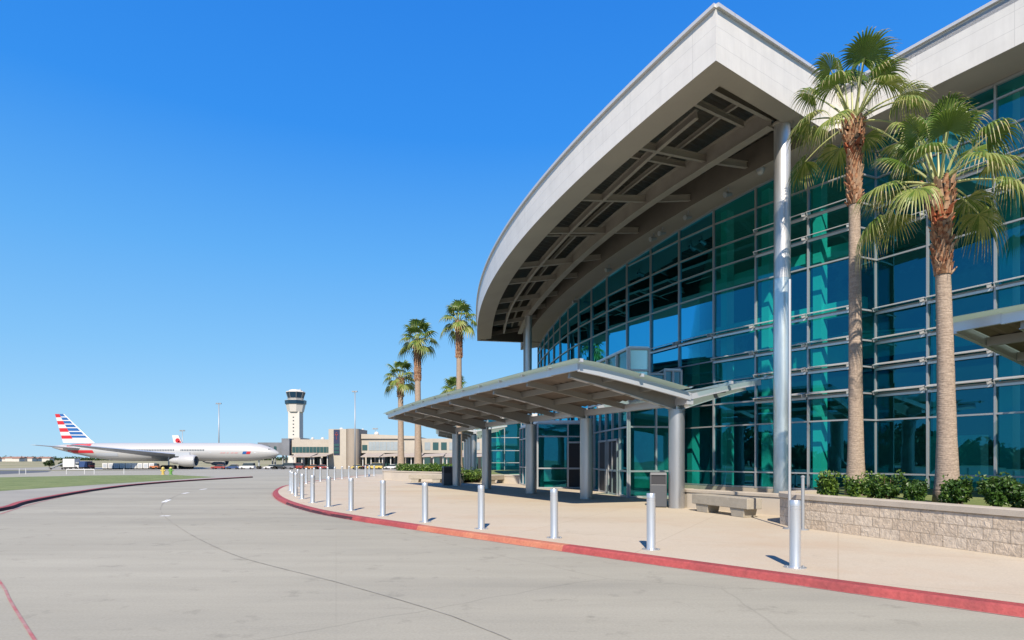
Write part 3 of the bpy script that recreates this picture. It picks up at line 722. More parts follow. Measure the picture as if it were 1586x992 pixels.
# ------------------------------------------------------------------ butterfly canopies
def canopy(origin, ax, label, length, t0, col_ts, W=4.15, WR=3.1, rear=(None, None), z_valley=3.62, rise=.62, name='entrance_canopy', colr=.25, lbl_cat='canopy', taper=0.0):
    """origin: first column; ax: unit axis along the row; front wing rises towards the road"""
    ax = np.array(ax); fr = np.array((-ax[1], ax[0]))       # front = left of the axis (towards the road)
    if np.dot(fr, np.array((-1, -.5))) < 0: fr = -fr
    root = thing(name, (origin[0], origin[1], WALK), label, lbl_cat)
    O = np.array(origin, float)
    def P(t, w, dz=0.0):
        """point at t along the axis, w in front (negative = rear)"""
        a = abs(w)/(W if w >= 0 else WR)
        z = z_valley+rise*(1-max(0, 1-a)**1.15)+dz
        z -= .16*max(0, ((t-t0)/length-.55)/.45)**2
        if w > 0: w *= 1-taper*max(0, (t-t0)/length)**2          # the front edge is bowed in plan
        p = O+ax*t+fr*w
        return p3(p, z)
    t1 = t0+length
    ws = np.linspace(0, 1, 7)
    for sgn, (ta, tb_) in ((1, (t0, t1)), (-1, rear)):
        if ta is None: continue
        wid = W if sgn > 0 else WR
        ts = np.linspace(ta, tb_, max(3, int((tb_-ta)/1.2)+1))
        # deck with ribs
        mb = MB(); nn_ = max(4, int((tb_-ta)/.18))
        tt = np.linspace(ta+.12, tb_-.12, nn_)
        for i in range(nn_-1):
            za = .10+(.045 if i % 2 else 0); zb = .10+(.045 if (i+1) % 2 else 0)
            for w0, w1 in zip(ws[:-1], ws[1:]):
                mb.quad(P(tt[i], sgn*(w0*(wid-.25)+.14), za), P(tt[i+1], sgn*(w0*(wid-.25)+.14), zb), P(tt[i+1], sgn*(w1*(wid-.25)+.14), zb), P(tt[i], sgn*(w1*(wid-.25)+.14), za))
        if sgn > 0: mb.build('deck', M['candeck'], root)
        # glass sheet above, oversailing the edges
        mb = MB(); npan = max(2, int((tb_-ta)/1.55))
        for i in range(npan):
            a, b = lerp(ta-.25, tb_+.2, i/npan), lerp(ta-.25, tb_+.2, (i+1)/npan)-.02
            wg = np.linspace(.18, wid+.28, 6)
            for w0, w1 in zip(wg[:-1], wg[1:]): mb.quad(P(a, sgn*w0, .235), P(b, sgn*w0, .235), P(b, sgn*w1, .235), P(a, sgn*w1, .235))
            mb.quad(P(a, sgn*wg[-1], .235), P(b, sgn*wg[-1], .235), P(b, sgn*wg[-1], .215), P(a, sgn*wg[-1], .215))
        g = mb.build('glass_roof', M['canopyglass'] if sgn > 0 else M['lightglass'], root)
        for i in range(npan+1):
            t = lerp(ta-.2, tb_+.15, i/npan)
            for w in (wid*.5, wid+.06):
                mb = MB(); mb.box(P(t, sgn*w, .20), (.10, .10, .09), p3(ax, 0), p3(fr, 0)); mb.build('glass_clamp', M['silver'], g)
        # edge beam, ribs, purlins
        mb = MB(); nb = 14
        for i in range(nb):
            a, b = lerp(ta, tb_, i/nb), lerp(ta, tb_, (i+1)/nb)
            mb.beam(P(a, sgn*wid, .055), P(b, sgn*wid, .075), .09, .20, ext=.003)
        mb.build('edge_beam', M['silver'], root)
        for tend in (ta, tb_):
            mb = MB()
            for w0, w1 in zip(ws[:-1], ws[1:]): mb.beam(P(tend, sgn*w0*wid, .03), P(tend, sgn*w1*wid, .03), .09, .22 if sgn > 0 else .17, ext=.004)
            mb.build('end_beam', M['silver'], root)
        rts = [t for t in col_ts if ta-.1 <= t <= tb_+.1]
        mids = [(a+b)/2 for a, b in zip(rts[:-1], rts[1:])]
        for t in sorted(rts+mids):
            mb = MB(); big = t in rts
            for w0, w1 in zip(ws[:-1], ws[1:]):
                dr = .20*(1-w0)**1.0 if big else .05
                mb.beam(P(t, sgn*w0*wid*.98, -.04-dr*.5), P(t, sgn*w1*wid*.98, -.04-dr*.5), .12 if big else .08, (.22+dr) if big else .18, ext=.004)
            rb_ = mb.build('rib', M['rib'], root)
            if big:
                mb = MB()
                for w0, w1 in zip(ws[:-1], ws[1:]):
                    mb.beam(P(t, sgn*w0*wid*.98, -.165-.20*(1-w0)), P(t, sgn*w1*wid*.98, -.165-.20*(1-w1)), .17, .022, ext=.003)
                mb.build('flange', M['silver'], rb_)
        for w in ((.36, .70) if sgn > 0 else (.5,)):
            mb = MB(); nb = 10
            for i in range(nb):
                a, b = lerp(ta+.06, tb_-.06, i/nb), lerp(ta+.06, tb_-.06, (i+1)/nb)
                mb.beam(P(a, sgn*w*wid, .0), P(b, sgn*w*wid, .0), .08, .2, ext=.003)
            mb.build('purlin', M['rib'], root)
    mb = MB(); nb = 12
    for i in range(nb):
        a, b = lerp(t0, t1, i/nb), lerp(t0, t1, (i+1)/nb)
        mb.beam(P(a, 0, -.10), P(b, 0, -.10), .26, .22, ext=.003)
    mb.build('gutter_beam', M['silver'], root)
    for t in col_ts:
        x, y, z = P(t, 0)
        mb = MB(); mb.lathe([(colr, WALK), (colr, z-.36), (colr+.02, z-.355), (colr+.02, z-.33), (.10, z-.325), (.10, z-.18)], (x, y, 0), 32); mb.build('column', M['colpaint'], root, smooth=True)
    return root
AX = np.array((-.464, .886)); AX /= np.linalg.norm(AX)
cols = [0, 5.05, 9.45, 14.2, 18.3]
canopy((5.26, 19.6), AX, 'long butterfly entrance canopy with glass roof on five round grey columns', 19.9, -.6, cols, rear=(-.6, 4.3), taper=.09)
canopy((13.6, 14.4), (.48, -.877), 'second glass-roofed entrance canopy cut by the frame edge beside the planter palms', 12, -.9, [0.3, 5.0, 9.6], WR=1.7, rear=(-.9, 10), z_valley=3.87)
canopy((-3.6, 58.5), (-.12, .993), 'far walkway canopy of pale steel ribs beyond the palms and long canopy', 20, -1, [0, 6, 12, 18], W=3.4, WR=3.0, rear=(-1, 19), z_valley=4.3, rise=.5, name='walkway_canopy')

# ------------------------------------------------------------------ planters and seat walls
def wall_run(name, pts, h, m_face, m_cap, label, cat, th=.32, cap=.11, z0=WALK, step=.35, group=None, capout=.03):
    P = resample(pts, step); a = P; b = offset_line(P, -th)
    root = thing(name, (P[0][0], P[0][1], z0), label, cat, group)
    mb = MB(); zt = z0+h-cap
    mb.ribbon([p3(p, z0-.05) for p in a], [p3(p, zt) for p in a], 0, v0=-.05, v1=h-cap)
    mb.ribbon([p3(p, z0-.05) for p in b], [p3(p, zt) for p in b], 0, v0=-.05, v1=h-cap)
    for e in (0, -1): mb.quad(p3(a[e], z0-.05), p3(b[e], z0-.05), p3(b[e], zt), p3(a[e], zt), 0, [(0, 0), (th, 0), (th, h), (0, h)])
    mb.build('wall', m_face, root)
    ao = offset_line(P, capout); bo_ = offset_line(P, -th-capout)
    mb = MB(); zc = z0+h
    mb.ribbon([p3(p, zt) for p in ao], [p3(p, zc-.012) for p in ao]); mb.ribbon([p3(p, zc-.012) for p in ao], [p3(p, zc) for p in offset_line(P, capout-.014)])
    mb.ribbon([p3(p, zc) for p in offset_line(P, capout-.014)], [p3(p, zc) for p in bo_]); mb.ribbon([p3(p, zc) for p in bo_], [p3(p, zt) for p in bo_]); mb.ribbon([p3(p, zt) for p in ao], [p3(p, zt) for p in bo_])
    for e in (0, -1): mb.quad(p3(ao[e], zt), p3(bo_[e], zt), p3(bo_[e], zc), p3(ao[e], zc))
    mb.build('cap', m_cap, root); return root
W1 = [(11.6, 0), (9.9, 5), (8.9, 7.5), (8.09, 9.69), (7.76, 10.65), (7.36, 11.84), (6.95, 12.9), (6.66, 13.7), (6.47, 14.25), (6.47, 14.8), (6.66, 15.25), (7.1, 15.55), (7.8, 15.9)]
wall_run('planter_wall', W1, .76, M['block'], M['cappre'], 'rock-faced beige block planter wall with smooth cap around the near palms', 'planter')
poly_sheet('planter_soil', [(p[0]+.2, p[1]) for p in resample(W1, .5)]+[(9.8, 20), (11.0, 20.0), (12.0, 20.3), (17, 11), (17, 0)], .80, M['grass'])
wall_run('seat_wall', [(8.0, 16.0), (7.55, 16.6), (7.1, 17.3), (6.3, 18.5), (5.6, 19.6), (5.5, 19.9), (5.62, 20.2)], .60, M['cream'], M['cappre'], 'low smooth beige seat wall behind the concrete bench below the glass', 'wall', cap=.09)
W2 = [(-3.4, 39.6), (-4.6, 41.3), (-6.8, 43.2), (-9.0, 45.8), (-9.7, 46.5), (-9.95, 47.2), (-9.6, 48.2), (-8, 52), (-5, 58)]
wall_run('planter_wall', W2, .68, M['cream'], M['cappre'], 'smooth cream planter wall with clipped hedge around the far palms', 'planter', cap=.08)
poly_sheet('planter_soil', [(p[0]+.25, p[1]+.15) for p in resample(W2, .5)]+[(1, 58), (1, 44)], .66, M['grass'])
wall_run('seat_wall', [(2.6, 36.9), (.2, 39.0), (-2.4, 41.5)], .5, M['cream'], M['cappre'], 'low cream wall seen beyond the canopy columns', 'wall', cap=.07)

# ------------------------------------------------------------------ vegetation
def fan_leaf(mb, base, az, el, Lp, Rb, sag, r, old=False, n=34, near=True):
    base = Vector(base); h = Vector((math.cos(az), math.sin(az), 0)); d = h*math.cos(el)+Vector((0, 0, 1))*math.sin(el)
    pts = []
    for k in range(7):
        t = k/6*Lp; pts.append(base+d*t-Vector((0, 0, 1))*sag*(k/6)**2*Lp)
    mb.tube(pts, [.032-.018*k/6 for k in range(7)], 5, 2, caps=False)
    Fv = (pts[-1]-pts[-2]).normalized(); Sv = Fv.cross(Vector((0, 0, 1)))
    if Sv.length < .05: Sv = Vector((-math.sin(az), math.cos(az), 0))
    Sv.normalize(); Sv = (Sv+Vector((0, 0, 1))*r.uniform(-.35, .35)).normalized(); Sv = (Sv-Fv*Sv.dot(Fv)).normalized(); Nv = Sv.cross(Fv)
    if Nv.z < 0: Nv = -Nv
    span = R(118); dphi = 2*span/n; tip = pts[-1]
    seg = [0, .18, .36, .52, .66, .80, .92, 1.04]
    cup = r.uniform(.10, .28)
    hang = r.uniform(.35, .95) if near else r.uniform(.3, .7)
    for i in range(n):
        ph = -span+(i+.5)*dphi
        ray = Fv*math.cos(ph)+Sv*math.sin(ph); Rr = Rb*(.80+.20*math.cos(ph*.9))*r.uniform(.93, 1.05)
        perp = -Fv*math.sin(ph)+Sv*math.cos(ph)
        jit = r.uniform(-.05, .05); tw = r.uniform(.75, 1.35)
        L = []; Cc = []; Rt = []
        for s_ in seg:
            rr = s_*Rr
            p = tip+ray*rr+perp*jit*max(0, s_-.5)*Rr
            p = p+Nv*(cup*rr*(1-.5*s_)*abs(math.sin(ph))**1.5-.25*Rb*s_*s_)   # gentle cup, then recurve
            if s_ > .42:
                q_ = (s_-.42)/.62
                p = p-Vector((0, 0, 1))*hang*tw*Rb*.62*q_**1.8
                p = p-ray*Rr*.22*q_**2*hang
            hw = rr*math.tan(dphi/2)*1.02 if s_ <= .52 else .52*Rr*math.tan(dphi/2)*max(.06, (1-(s_-.52)/.54))
            pl = Nv*hw*.55
            L.append(p-perp*hw-pl); Cc.append(p); Rt.append(p+perp*hw-pl)
        yel = old and r.random() < .6
        for k in range(len(seg)-1):
            mi_ = 1 if yel else 0
            if k >= 5 and r.random() < (.55 if near else .2): mi_ = 3
            elif k >= 4 and r.random() < .35: mi_ = 1
            mb.add([L[k], Cc[k], Cc[k+1], L[k+1]], [(0, 1, 2, 3)], mi_); mb.add([Cc[k], Rt[k], Rt[k+1], Cc[k+1]], [(0, 1, 2, 3)], mi_)
PALM = [M['leafA'], M['leafB'], M['petiole'], M['leafT']]
def palm(px, Y, z0, zc, r0, r1, label, seed, near=True, boot=1.5, nl=26, lean=0.0, Lp=1.05, Rb=.95, group='palms'):
    r = random.Random(seed); x = (px-CX)/F*Y
    root = thing('palm_tree', (x, Y, z0), label, 'palm tree', group)
    top = Vector((x+lean, Y, zc)); H = zc-z0
    prof = []
    for k in range(25):
        t = k/24; flare = .55*math.exp(-t*H/.75)
        prof.append((Vector((x+lean*t*t, Y, z0+H*t)), (r0+(r1-r0)*t)*(1+flare)*(1+.012*math.sin(k*2.1))))
    mb = MB(); mb.tube([p for p, _ in prof], [q_ for _, q_ in prof], 20); mb.build('trunk', M['trunk'], root, smooth='all')
    # sleeve of cut leaf bases
    mb = MB(); zb = zc-boot
    nrow = int(boot/.085)
    for j in range(nrow):
        z = zb+j*.085; t = (z-z0)/H; rad = r1*1.02+(.05 if z > zc-.75 else .005)+(.07*max(0, (z-(zc-.75))/.75) if near else .02)
        for k in range(9):
            a = 2*math.pi*(k+.5*(j % 2))/9+r.uniform(-.12, .12)
            o_ = Vector((math.cos(a), math.sin(a), 0)); s_ = Vector((-math.sin(a), math.cos(a), 0))
            c = Vector((x+lean*t*t, Y, z))+o_*rad; ln = r.uniform(.13, .21); tilt = r.uniform(.15, .5) if r.random() < .85 else .8
            up = (Vector((0, 0, 1))+o_*tilt).normalized(); w = r.uniform(.045, .07)
            e = c+up*ln
            low = z > zc-.95 and z < zc-.65
            mi_ = 2 if low and r.random() < .8 else (1 if r.random() < (.45 if z < zc-.8 else .3) else 0)
            mb.add([c-s_*w-o_*.03, c+s_*w-o_*.03, e+s_*w*.5, e-s_*w*.5, c-s_*w*.7+o_*.03, c+s_*w*.7+o_*.03, e+s_*w*.4+o_*.02, e-s_*w*.4+o_*.02], [(4, 5, 6, 7), (0, 4, 7, 3), (5, 1, 2, 6), (3, 7, 6, 2)], mi_)
    mb.build('leaf_base_sleeve', [M['boot'], M['boot2'], M['boot3']], root)
    allmb = MB()
    for k in range(nl):
        az = k*2.39996+r.uniform(-.3, .3); u = (k+.5)/nl
        el = R(87-(103 if near else 100)*u**1.2)+r.uniform(-.10, .10)
        mb = MB() if near else allmb
        base = top+Vector((math.cos(az)*.10, math.sin(az)*.10, .12-.25*u))
        fan_leaf(mb, base, az, el, Lp*r.uniform(.85, 1.15)*(1.22 if u < .35 else 1.0), Rb*r.uniform(.88, 1.1), (.05+.32*u) if near else .10+.40*u, r, old=u > .55, n=34 if near else 16, near=near)
        if near: mb.build('frond', PALM, root, smooth=False)
    if not near: allmb.build('crown', PALM, root)
    return root
palm(1325.5, 15.5, .78, zat(186, 15.5), .175, .116, 'tallest planter palm nearer the steel column, crown crossing the roof edge', 3, boot=2.15, nl=24, lean=-.06, Lp=1.12, Rb=.80, group='palms in the near planter')
palm(1467, 12.6, .78, zat(283, 12.6), .175, .116, 'shorter planter palm beside the second canopy, crown wholly against glass', 11, boot=1.9, nl=23, lean=-.17, Lp=.95, Rb=.72, group='palms in the near planter')
g2 = 'palms in the far planter'
palm(621, 50, .6, zat(585, 50), .26, .20, 'shortest of the far palms, at the hedge end, crown level with tower top', 5, False, 1.6, 19, -.05, .85, .85, g2)
palm(647.5, 48, .6, zat(527, 48), .28, .20, 'middle-height far palm with thick trunk left of the roof tip', 6, False, 3.2, 20, -.05, .95, .95, g2)
palm(711, 46, .6, zat(497, 46), .24, .18, 'tallest far palm whose crown touches the left roof tip', 8, False, 2.8, 20, 0, .85, .9, g2)
palm(704, 62, .0, zat(608, 62), .25, .2, 'far palm mostly hidden behind the long canopy, only crown top showing', 9, False, 2, 26, 0, 1.0, 1.0, g2)

def leaf_cloud(mb, c, rad, n, size, r, mis=(0,), flat=1.0, hollow=.35):
    c = Vector(c)
    for _ in range(n):
        while True:
            v = Vector((r.uniform(-1, 1), r.uniform(-1, 1), r.uniform(-1, 1)))
            if hollow < v.length <= 1: break
        p = c+Vector((v.x*rad[0], v.y*rad[1], v.z*rad[2]))
        a = Vector((r.uniform(-1, 1), r.uniform(-1, 1), r.uniform(-.2, 1))).normalized(); b = a.orthogonal().normalized()
        b = Matrix.Rotation(r.uniform(0, 6.28), 3, a) @ b; q_ = a.cross(b); s_ = size*r.uniform(.7, 1.4)
        mb.add([p-b*s_*.5, p+q_*s_*.28+a*s_*.08, p+b*s_*.6, p-q_*s_*.28+a*s_*.08], [(0, 1, 2, 3)], r.choice(mis))
def shrub(px, Y, z0, w, h, label, seed, light=.2, fl=False):
    r = random.Random(seed); x = (px-CX)/F*Y
    root = thing('shrub', (x, Y, z0), label, 'shrub', 'shrubs in the near planter')
    mb = MB()
    for k in range(7):
        a = r.uniform(0, 6.28); mb.tube([(x, Y, z0-.02), (x+.4*w*math.cos(a), Y+.4*w*math.sin(a), z0+h*.45), (x+.7*w*math.cos(a+.3), Y+.7*w*math.sin(a+.3), z0+h*r.uniform(.7, .95))], [.014, .009, .004], 5)
    mb.build('stem', M['twig'], root)
    mb = MB(); mis = [0]*int((1-light)*10)+[1]*int(light*10)
    for k in range(16):
        a = r.uniform(0, 6.28); u = r.random()**.5*w*.72; zz = z0+h*r.uniform(.28, .82)*(1-.25*u/w)
        leaf_cloud(mb, (x+u*math.cos(a), Y+u*math.sin(a), zz), (w*.38, w*.38, h*.22), 95, .075, r, mis if r.random() > .3 else [0], hollow=.2)
    for k in range(14):
        a = r.uniform(0, 6.28); leaf_cloud(mb, (x+w*.85*math.cos(a), Y+w*.85*math.sin(a), z0+h*r.uniform(.4, 1.02)), (.08, .08, .09), 14, .06, r, mis)
    if fl:
        leaf_cloud(mb, (x, Y-.1, z0+h*.6), (w, w, h*.45), 14, .06, r, [2], hollow=.8)
    mb.build('foliage', [M['shrubA'], M['shrubB'], M['flower']], root)
for i, (px, Y, w, h, lt, fl, lb) in enumerate((
        (1282, 14.3, .32, .62, .7, 0, 'light yellow-green shrub first in the planter, next to the short post'),
        (1321, 13.7, .25, .52, .5, 0, 'small brownish light shrub directly before the tallest palm trunk'),
        (1349, 13.6, .30, .62, .4, 0, 'bright green shrub touching the tallest palm trunk on its right side'),
        (1376, 13.2, .33, .66, .2, 0, 'dark full shrub between bright green one and lone round one'),
        (1417, 12.6, .30, .58, .05, 1, 'lone round dark shrub midway between the two palm trunks'),
        (1480, 11.8, .34, .62, .1, 1, 'dark shrub standing directly before the shorter palm trunk'),
        (1541, 11.2, .36, .66, .05, 1, 'dark shrub just past the shorter palm, under the second canopy'),
        (1582, 11.0, .36, .62, .0, 0, 'darkest planter shrub cut by the photograph edge'))):
    shrub(px, Y, .80, w*.76, h*.93, lb, 40+i, lt, 0)
root = thing('hedge', (-7.5, 44.5, .66), 'clipped green hedge along the far cream planter wall', 'hedge')
mb = MB(); r = random.Random(5)
for k in range(46):
    u = k/45; p = lerp(np.array((-8.9, 46.3)), np.array((-4.1, 41.6)), u)
    leaf_cloud(mb, (p[0]+.35, p[1]+.4, 1.0+r.uniform(-.05, .08)), (.35, .35, .36), 110, .13, r, (0, 0, 1), hollow=.2)
mb.build('foliage', [M['shrubA'], M['shrubB']], root)
root = thing('shrub', at(733, 40, .5), 'low green shrub beside the far canopy columns', 'shrub'); mb = MB()
for k in range(14): leaf_cloud(mb, (at(733, 40).x+r.uniform(-.8, .8), 40+r.uniform(-.4, .4), r.uniform(.6, .95)), (.4, .35, .35), 70, .12, r, (0, 0, 1))
mb.build('foliage', [M['shrubA'], M['shrubB']], root)

def tree(x, y, z0, h, w, label, seed, cat='tree', leaf=.5, group=None, name='tree', n=30):
    r = random.Random(seed); root = thing(name, (x, y, z0), label, cat, group)
    mb = MB(); mb.tube([(x, y, z0-.1), (x+.1, y, z0+h*.3), (x, y, z0+h*.6)], [h*.035, h*.025, h*.012], 8)
    for k in range(4):
        a = r.uniform(0, 6.28); mb.tube([(x, y, z0+h*.3), (x+w*.5*math.cos(a), y+w*.5*math.sin(a), z0+h*.7)], [h*.018, h*.006], 6)
    mb.build('trunk', M['twig'], root)
    mb = MB()
    for k in range(n):
        a = r.uniform(0, 6.28); u = r.random()**.5*w*.75; zz = z0+h*r.uniform(.35, .88)
        leaf_cloud(mb, (x+u*math.cos(a), y+u*math.sin(a), zz), (w*.3, w*.3, h*.13), 60, leaf, r, (0,), hollow=.1)
    mb.build('crown', M['treeA'], root); return root

# the wood across the road, behind the camera's left shoulder: seen mirrored in the lower glass
r = random.Random(77); mb = MB()
for k in range(90):
    y = -90+k*1.9+r.uniform(-1, 1); x = -95+r.uniform(-8, 8)-.15*y; h = r.uniform(4.0, 9.0)*(.75+.35*math.sin(k*.23))
    mb.tube([(x, y, -.2), (x, y, h*.6)], [.25, .1], 6, 1)
    for j in range(8): leaf_cloud(mb, (x+r.uniform(-2, 2), y+r.uniform(-2, 2), h*r.uniform(.12, .85)), (2.4, 2.4, 1.5), 60, 1.0, r, (0,), hollow=.1)
o = mb.build('woodland', [M['treeA'], M['twig']]); setp(o, 'dark line of trees across the road, mirrored in the lower glass', 'woodland', kind='stuff')

# ------------------------------------------------------------------ bollards
bl = thing('bollard', (0, 0, 0), 'x', 'bollard', 'steel bollards along the red kerb')
mb = MB(); mb.lathe([(.155, 0), (.155, .012), (.082, .014), (.076, .03), (.076, .835), (.0725, .838), (.0725, .848), (.076, .851), (.076, .868), (.0725, .871), (.0725, .881), (.076, .884), (.076, .965), (.070, .975), (.02, .978)], (0, 0, 0), 28)
mb.build('post', M['bollard'], bl, smooth=True)
mb = MB()
for k in range(4):
    a = math.pi/4+k*math.pi/2; mb.lathe([(.014, .012), (.014, .026), (.006, .03)], (.122*math.cos(a), .122*math.sin(a), 0), 6)
mb.build('anchor_bolts', M['pole'], bl)
ords = 'first second third fourth fifth sixth seventh eighth ninth tenth eleventh twelfth thirteenth fourteenth fifteenth sixteenth seventeenth eighteenth nineteenth twentieth twenty-first twenty-second twenty-third twenty-fourth twenty-fifth'.split()
bpos = [(1231.5, 879.5), (1008.5, 851.5), (858.5, 833.5), (745.5, 819.5), (658.5, 809), (593, 799.6), (543.8, 791.3), (509, 785), (484.2, 779.2), (468, 773), (458.3, 768.6), (453, 764.3), (450, 760.6), (461.5, 754.5), (474.4, 749.6), (486.5, 747.4), (496.3, 746), (507.7, 745), (518.5, 743.7), (530, 742.4), (540.7, 741.4), (552.6, 740.4), (566, 739), (572, 738.5), (579.6, 737.8)]
for i, (px, py) in enumerate(bpos):
    o = bl if i == 0 else copy_tree(bl)
    Y = F*(CAMZ-WALK)/(py-HZ); o.location = at(px, Y, WALK)
    o['label'] = ('nearest and largest steel bollard, on the red kerb before the planter wall' if i == 0 else
                  'last and farthest steel bollard, beside the far cream planter' if i == len(bpos)-1 else
                  '%s steel bollard along the red kerb, counting from the planter wall' % ords[i])
    o.rotation_euler = (rng.uniform(-.006, .006), rng.uniform(-.006, .006), rng.uniform(0, 1))

# posts by the planter
o = thing('pole', at(1223, 13.75, WALK), 'tall thin steel pole on a round foot before the thick steel column', 'pole'); p = o.location
mb = MB(); mb.lathe([(.033, WALK+.012), (.033, zat(433, 13.75))], (p.x, p.y, 0), 14); mb.build('shaft', M['steel'], o, smooth=True)
mb = MB(); mb.lathe([(.14, WALK), (.14, WALK+.02), (.05, WALK+.03)], (p.x, p.y, 0), 20); mb.build('foot', M['pole'], o, smooth=True)
o = thing('pole', at(1243.5, 13.55, WALK), 'short grey steel post standing between tall pole and block planter wall', 'post'); p = o.location
mb = MB(); mb.lathe([(.036, WALK+.012), (.036, 1.30), (.045, 1.305), (.045, 1.335), (.01, 1.36)], (p.x, p.y, 0), 14); mb.build('shaft', M['pole'], o, smooth=True)
mb = MB(); mb.lathe([(.13, WALK), (.13, WALK+.02), (.05, WALK+.03)], (p.x, p.y, 0), 20); mb.build('foot', M['pole'], o, smooth=True)

# ------------------------------------------------------------------ benches and bins
bn = thing('bench', (0, 0, 0), 'thick concrete plank bench on two block legs before the low seat wall', 'bench', 'concrete benches')
mb = MB(); mb.box((0, 0, .375), (2.45, .48, .29)); mb.build('seat', M['concrete'], bn, bevel=.018)
for s_ in (-1, 1):
    mb = MB(); a = s_*.78
    mb.add([(a-.24, -.2, 0), (a+.24, -.2, 0), (a+.24, .2, 0), (a-.24, .2, 0), (a-.30, -.21, .229), (a+.30, -.21, .229), (a+.30, .21, .229), (a-.30, .21, .229)], [(3, 2, 1, 0), (4, 5, 6, 7), (0, 1, 5, 4), (1, 2, 6, 5), (2, 3, 7, 6), (3, 0, 4, 7)])
    mb.build('leg', M['concrete'], bn, bevel=.012)
fr_ = np.array((5.41, 18.5)); fl_ = np.array((6.20, 16.14)); d = (fr_-fl_)/np.linalg.norm(fr_-fl_); n = np.array((d[1], -d[0])); 
if n[0] < 0: n = -n
c = (fr_+fl_)/2+n*.24
bn.location = (c[0], c[1], WALK); bn.rotation_euler.z = math.atan2(d[1], d[0])
for px, py, ang, lb in ((661, 747.5, 118, 'far concrete bench against the cream planter wall, left of the bin'), (769, 749, 60, 'far concrete bench half hidden between the canopy columns')):
    o = copy_tree(bn); Y = F*1.57/(py-HZ); o.location = at(px, Y, WALK); o.rotation_euler.z = R(ang+45) if px < 700 else R(ang); o['label'] = lb
tb_ = thing('litter_bin', (0, 0, 0), 'grey metal litter bin with open black top behind the first canopy column', 'litter bin', 'litter bins')
mb = MB(); mb.box((0, 0, .38), (.53, .50, .72)); mb.build('body', M['bin'], tb_, bevel=.015)
mb = MB(); mb.box((0, 0, .885), (.47, .44, .31)); mb.build('opening', M['bindark'], tb_)
mb = MB()
for sx in (-1, 1):
    for sy in (-1, 1): mb.box((sx*.24, sy*.225, .89), (.05, .05, .33))
mb.box((0, 0, 1.085), (.55, .52, .09), taper=.92); mb.build('lid', M['bin'], tb_, bevel=.012)
Y = F*1.57/(785.5-HZ); tb_.location = at(1019.5, Y, WALK); tb_.rotation_euler.z = R(-12)
o = copy_tree(tb_); o.location = at(692.5, F*1.57/(752-HZ), WALK); o['label'] = 'dark litter bin beside the last far canopy column and hedge'; o.rotation_euler.z = R(20)

# ------------------------------------------------------------------ airliner
GZ = -1.65; YP = 200.0
pl = thing('airliner', (-112, YP, GZ), 'silver airliner with red, white and blue striped tail parked side-on', 'airliner')
x_n, x_t = -75.8, -149.7; L = x_n-x_t; zc = 3.95; RR = 2.98
prof = [(0, .05, -.55), (.006, .55, -.5), (.02, 1.15, -.38), (.045, 1.9, -.2), (.08, 2.55, -.08), (.13, 2.95, 0), (.2, RR, 0), (.5, RR, 0), (.66, RR, 0), (.74, 2.85, .12), (.82, 2.4, .5), (.9, 1.65, 1.0), (.96, .95, 1.4), (1.0, .35, 1.65)]
mb = MB(); n = 28; vs = []; fs = []
for t, r_, dz in prof:
    for k in range(n):
        a = 2*math.pi*k/n; vs.append((x_n-L*t, YP+r_*math.cos(a), zc+dz+r_*math.sin(a)))
for i in range(len(prof)-1):
    for k in range(n): fs.append((i*n+k, (i+1)*n+k, (i+1)*n+(k+1) % n, i*n+(k+1) % n))
fs += [tuple(range(n)), tuple((len(prof)-1)*n+k for k in range(n-1, -1, -1))]
mb.add(vs, fs); fus = mb.build('fuselage', M['planewhite'], pl, smooth='all')
def px3(px, py, Y): return Vector(((px-CX)/F*Y, Y, zat(py, Y)))
def z1(x, y): return (x/3.6045, 580+y/3.6045)
# striped fin
mb = MB(); rows = [222, 241, 261, 281, 301, 322, 342, 360, 383]
def finx(y):   # left edge, red/blue split, right edge (in zoom units)
    t = (y-222)/(383-222); return 307+t*46, 333+(y-222)*.56, 358+(y-222)*1.03 if y < 362 else 358+140*1.03+(y-362)*1.3
yh = {}
for s_ in (-1, 1):
    for i in range(8):
        y0, y1 = rows[i], rows[i+1]
        a0, b0, c0 = finx(y0); a1, b1, c1 = finx(y1)
        def pt(x, y, inset_=0.0):
            q_ = px3(*z1(x, y), YP); q_.y = YP+s_*(.18+.28*(y-222)/161)*inset_; return q_
        red = 0 if i in (0, 2, 4, 6) else 2
        tri = [pt(a0, y0, .15), pt(b0, y0, 1), pt(b1, y1, 1), pt(a1, y1, .15)]; mb.add(tri, [(0, 1, 2, 3)], red)
        ym = y1-5 if i < 7 else y1
        bm_, cm_ = finx(ym)[1], finx(ym)[2]
        mb.add([pt(b0, y0, 1), pt(c0-5, y0, .3), pt(cm_-5, ym, .3), pt(bm_, ym, 1)], [(0, 1, 2, 3)], 1 if i < 7 else 2)
        mb.add([pt(c0-5, y0, .3), pt(c0, y0, 0), pt(c1, y1, 0), pt(c1-5, y1, .3)], [(0, 1, 2, 3)], 2)
        if i < 7: mb.add([pt(bm_, ym, 1), pt(cm_-5, ym, .3), pt(c1-5, y1, .3), pt(b1, y1, 1)], [(0, 1, 2, 3)], 2)
mb.build('tail_fin', [M['flagred'], M['flagblue'], M['flagwhite']], pl)
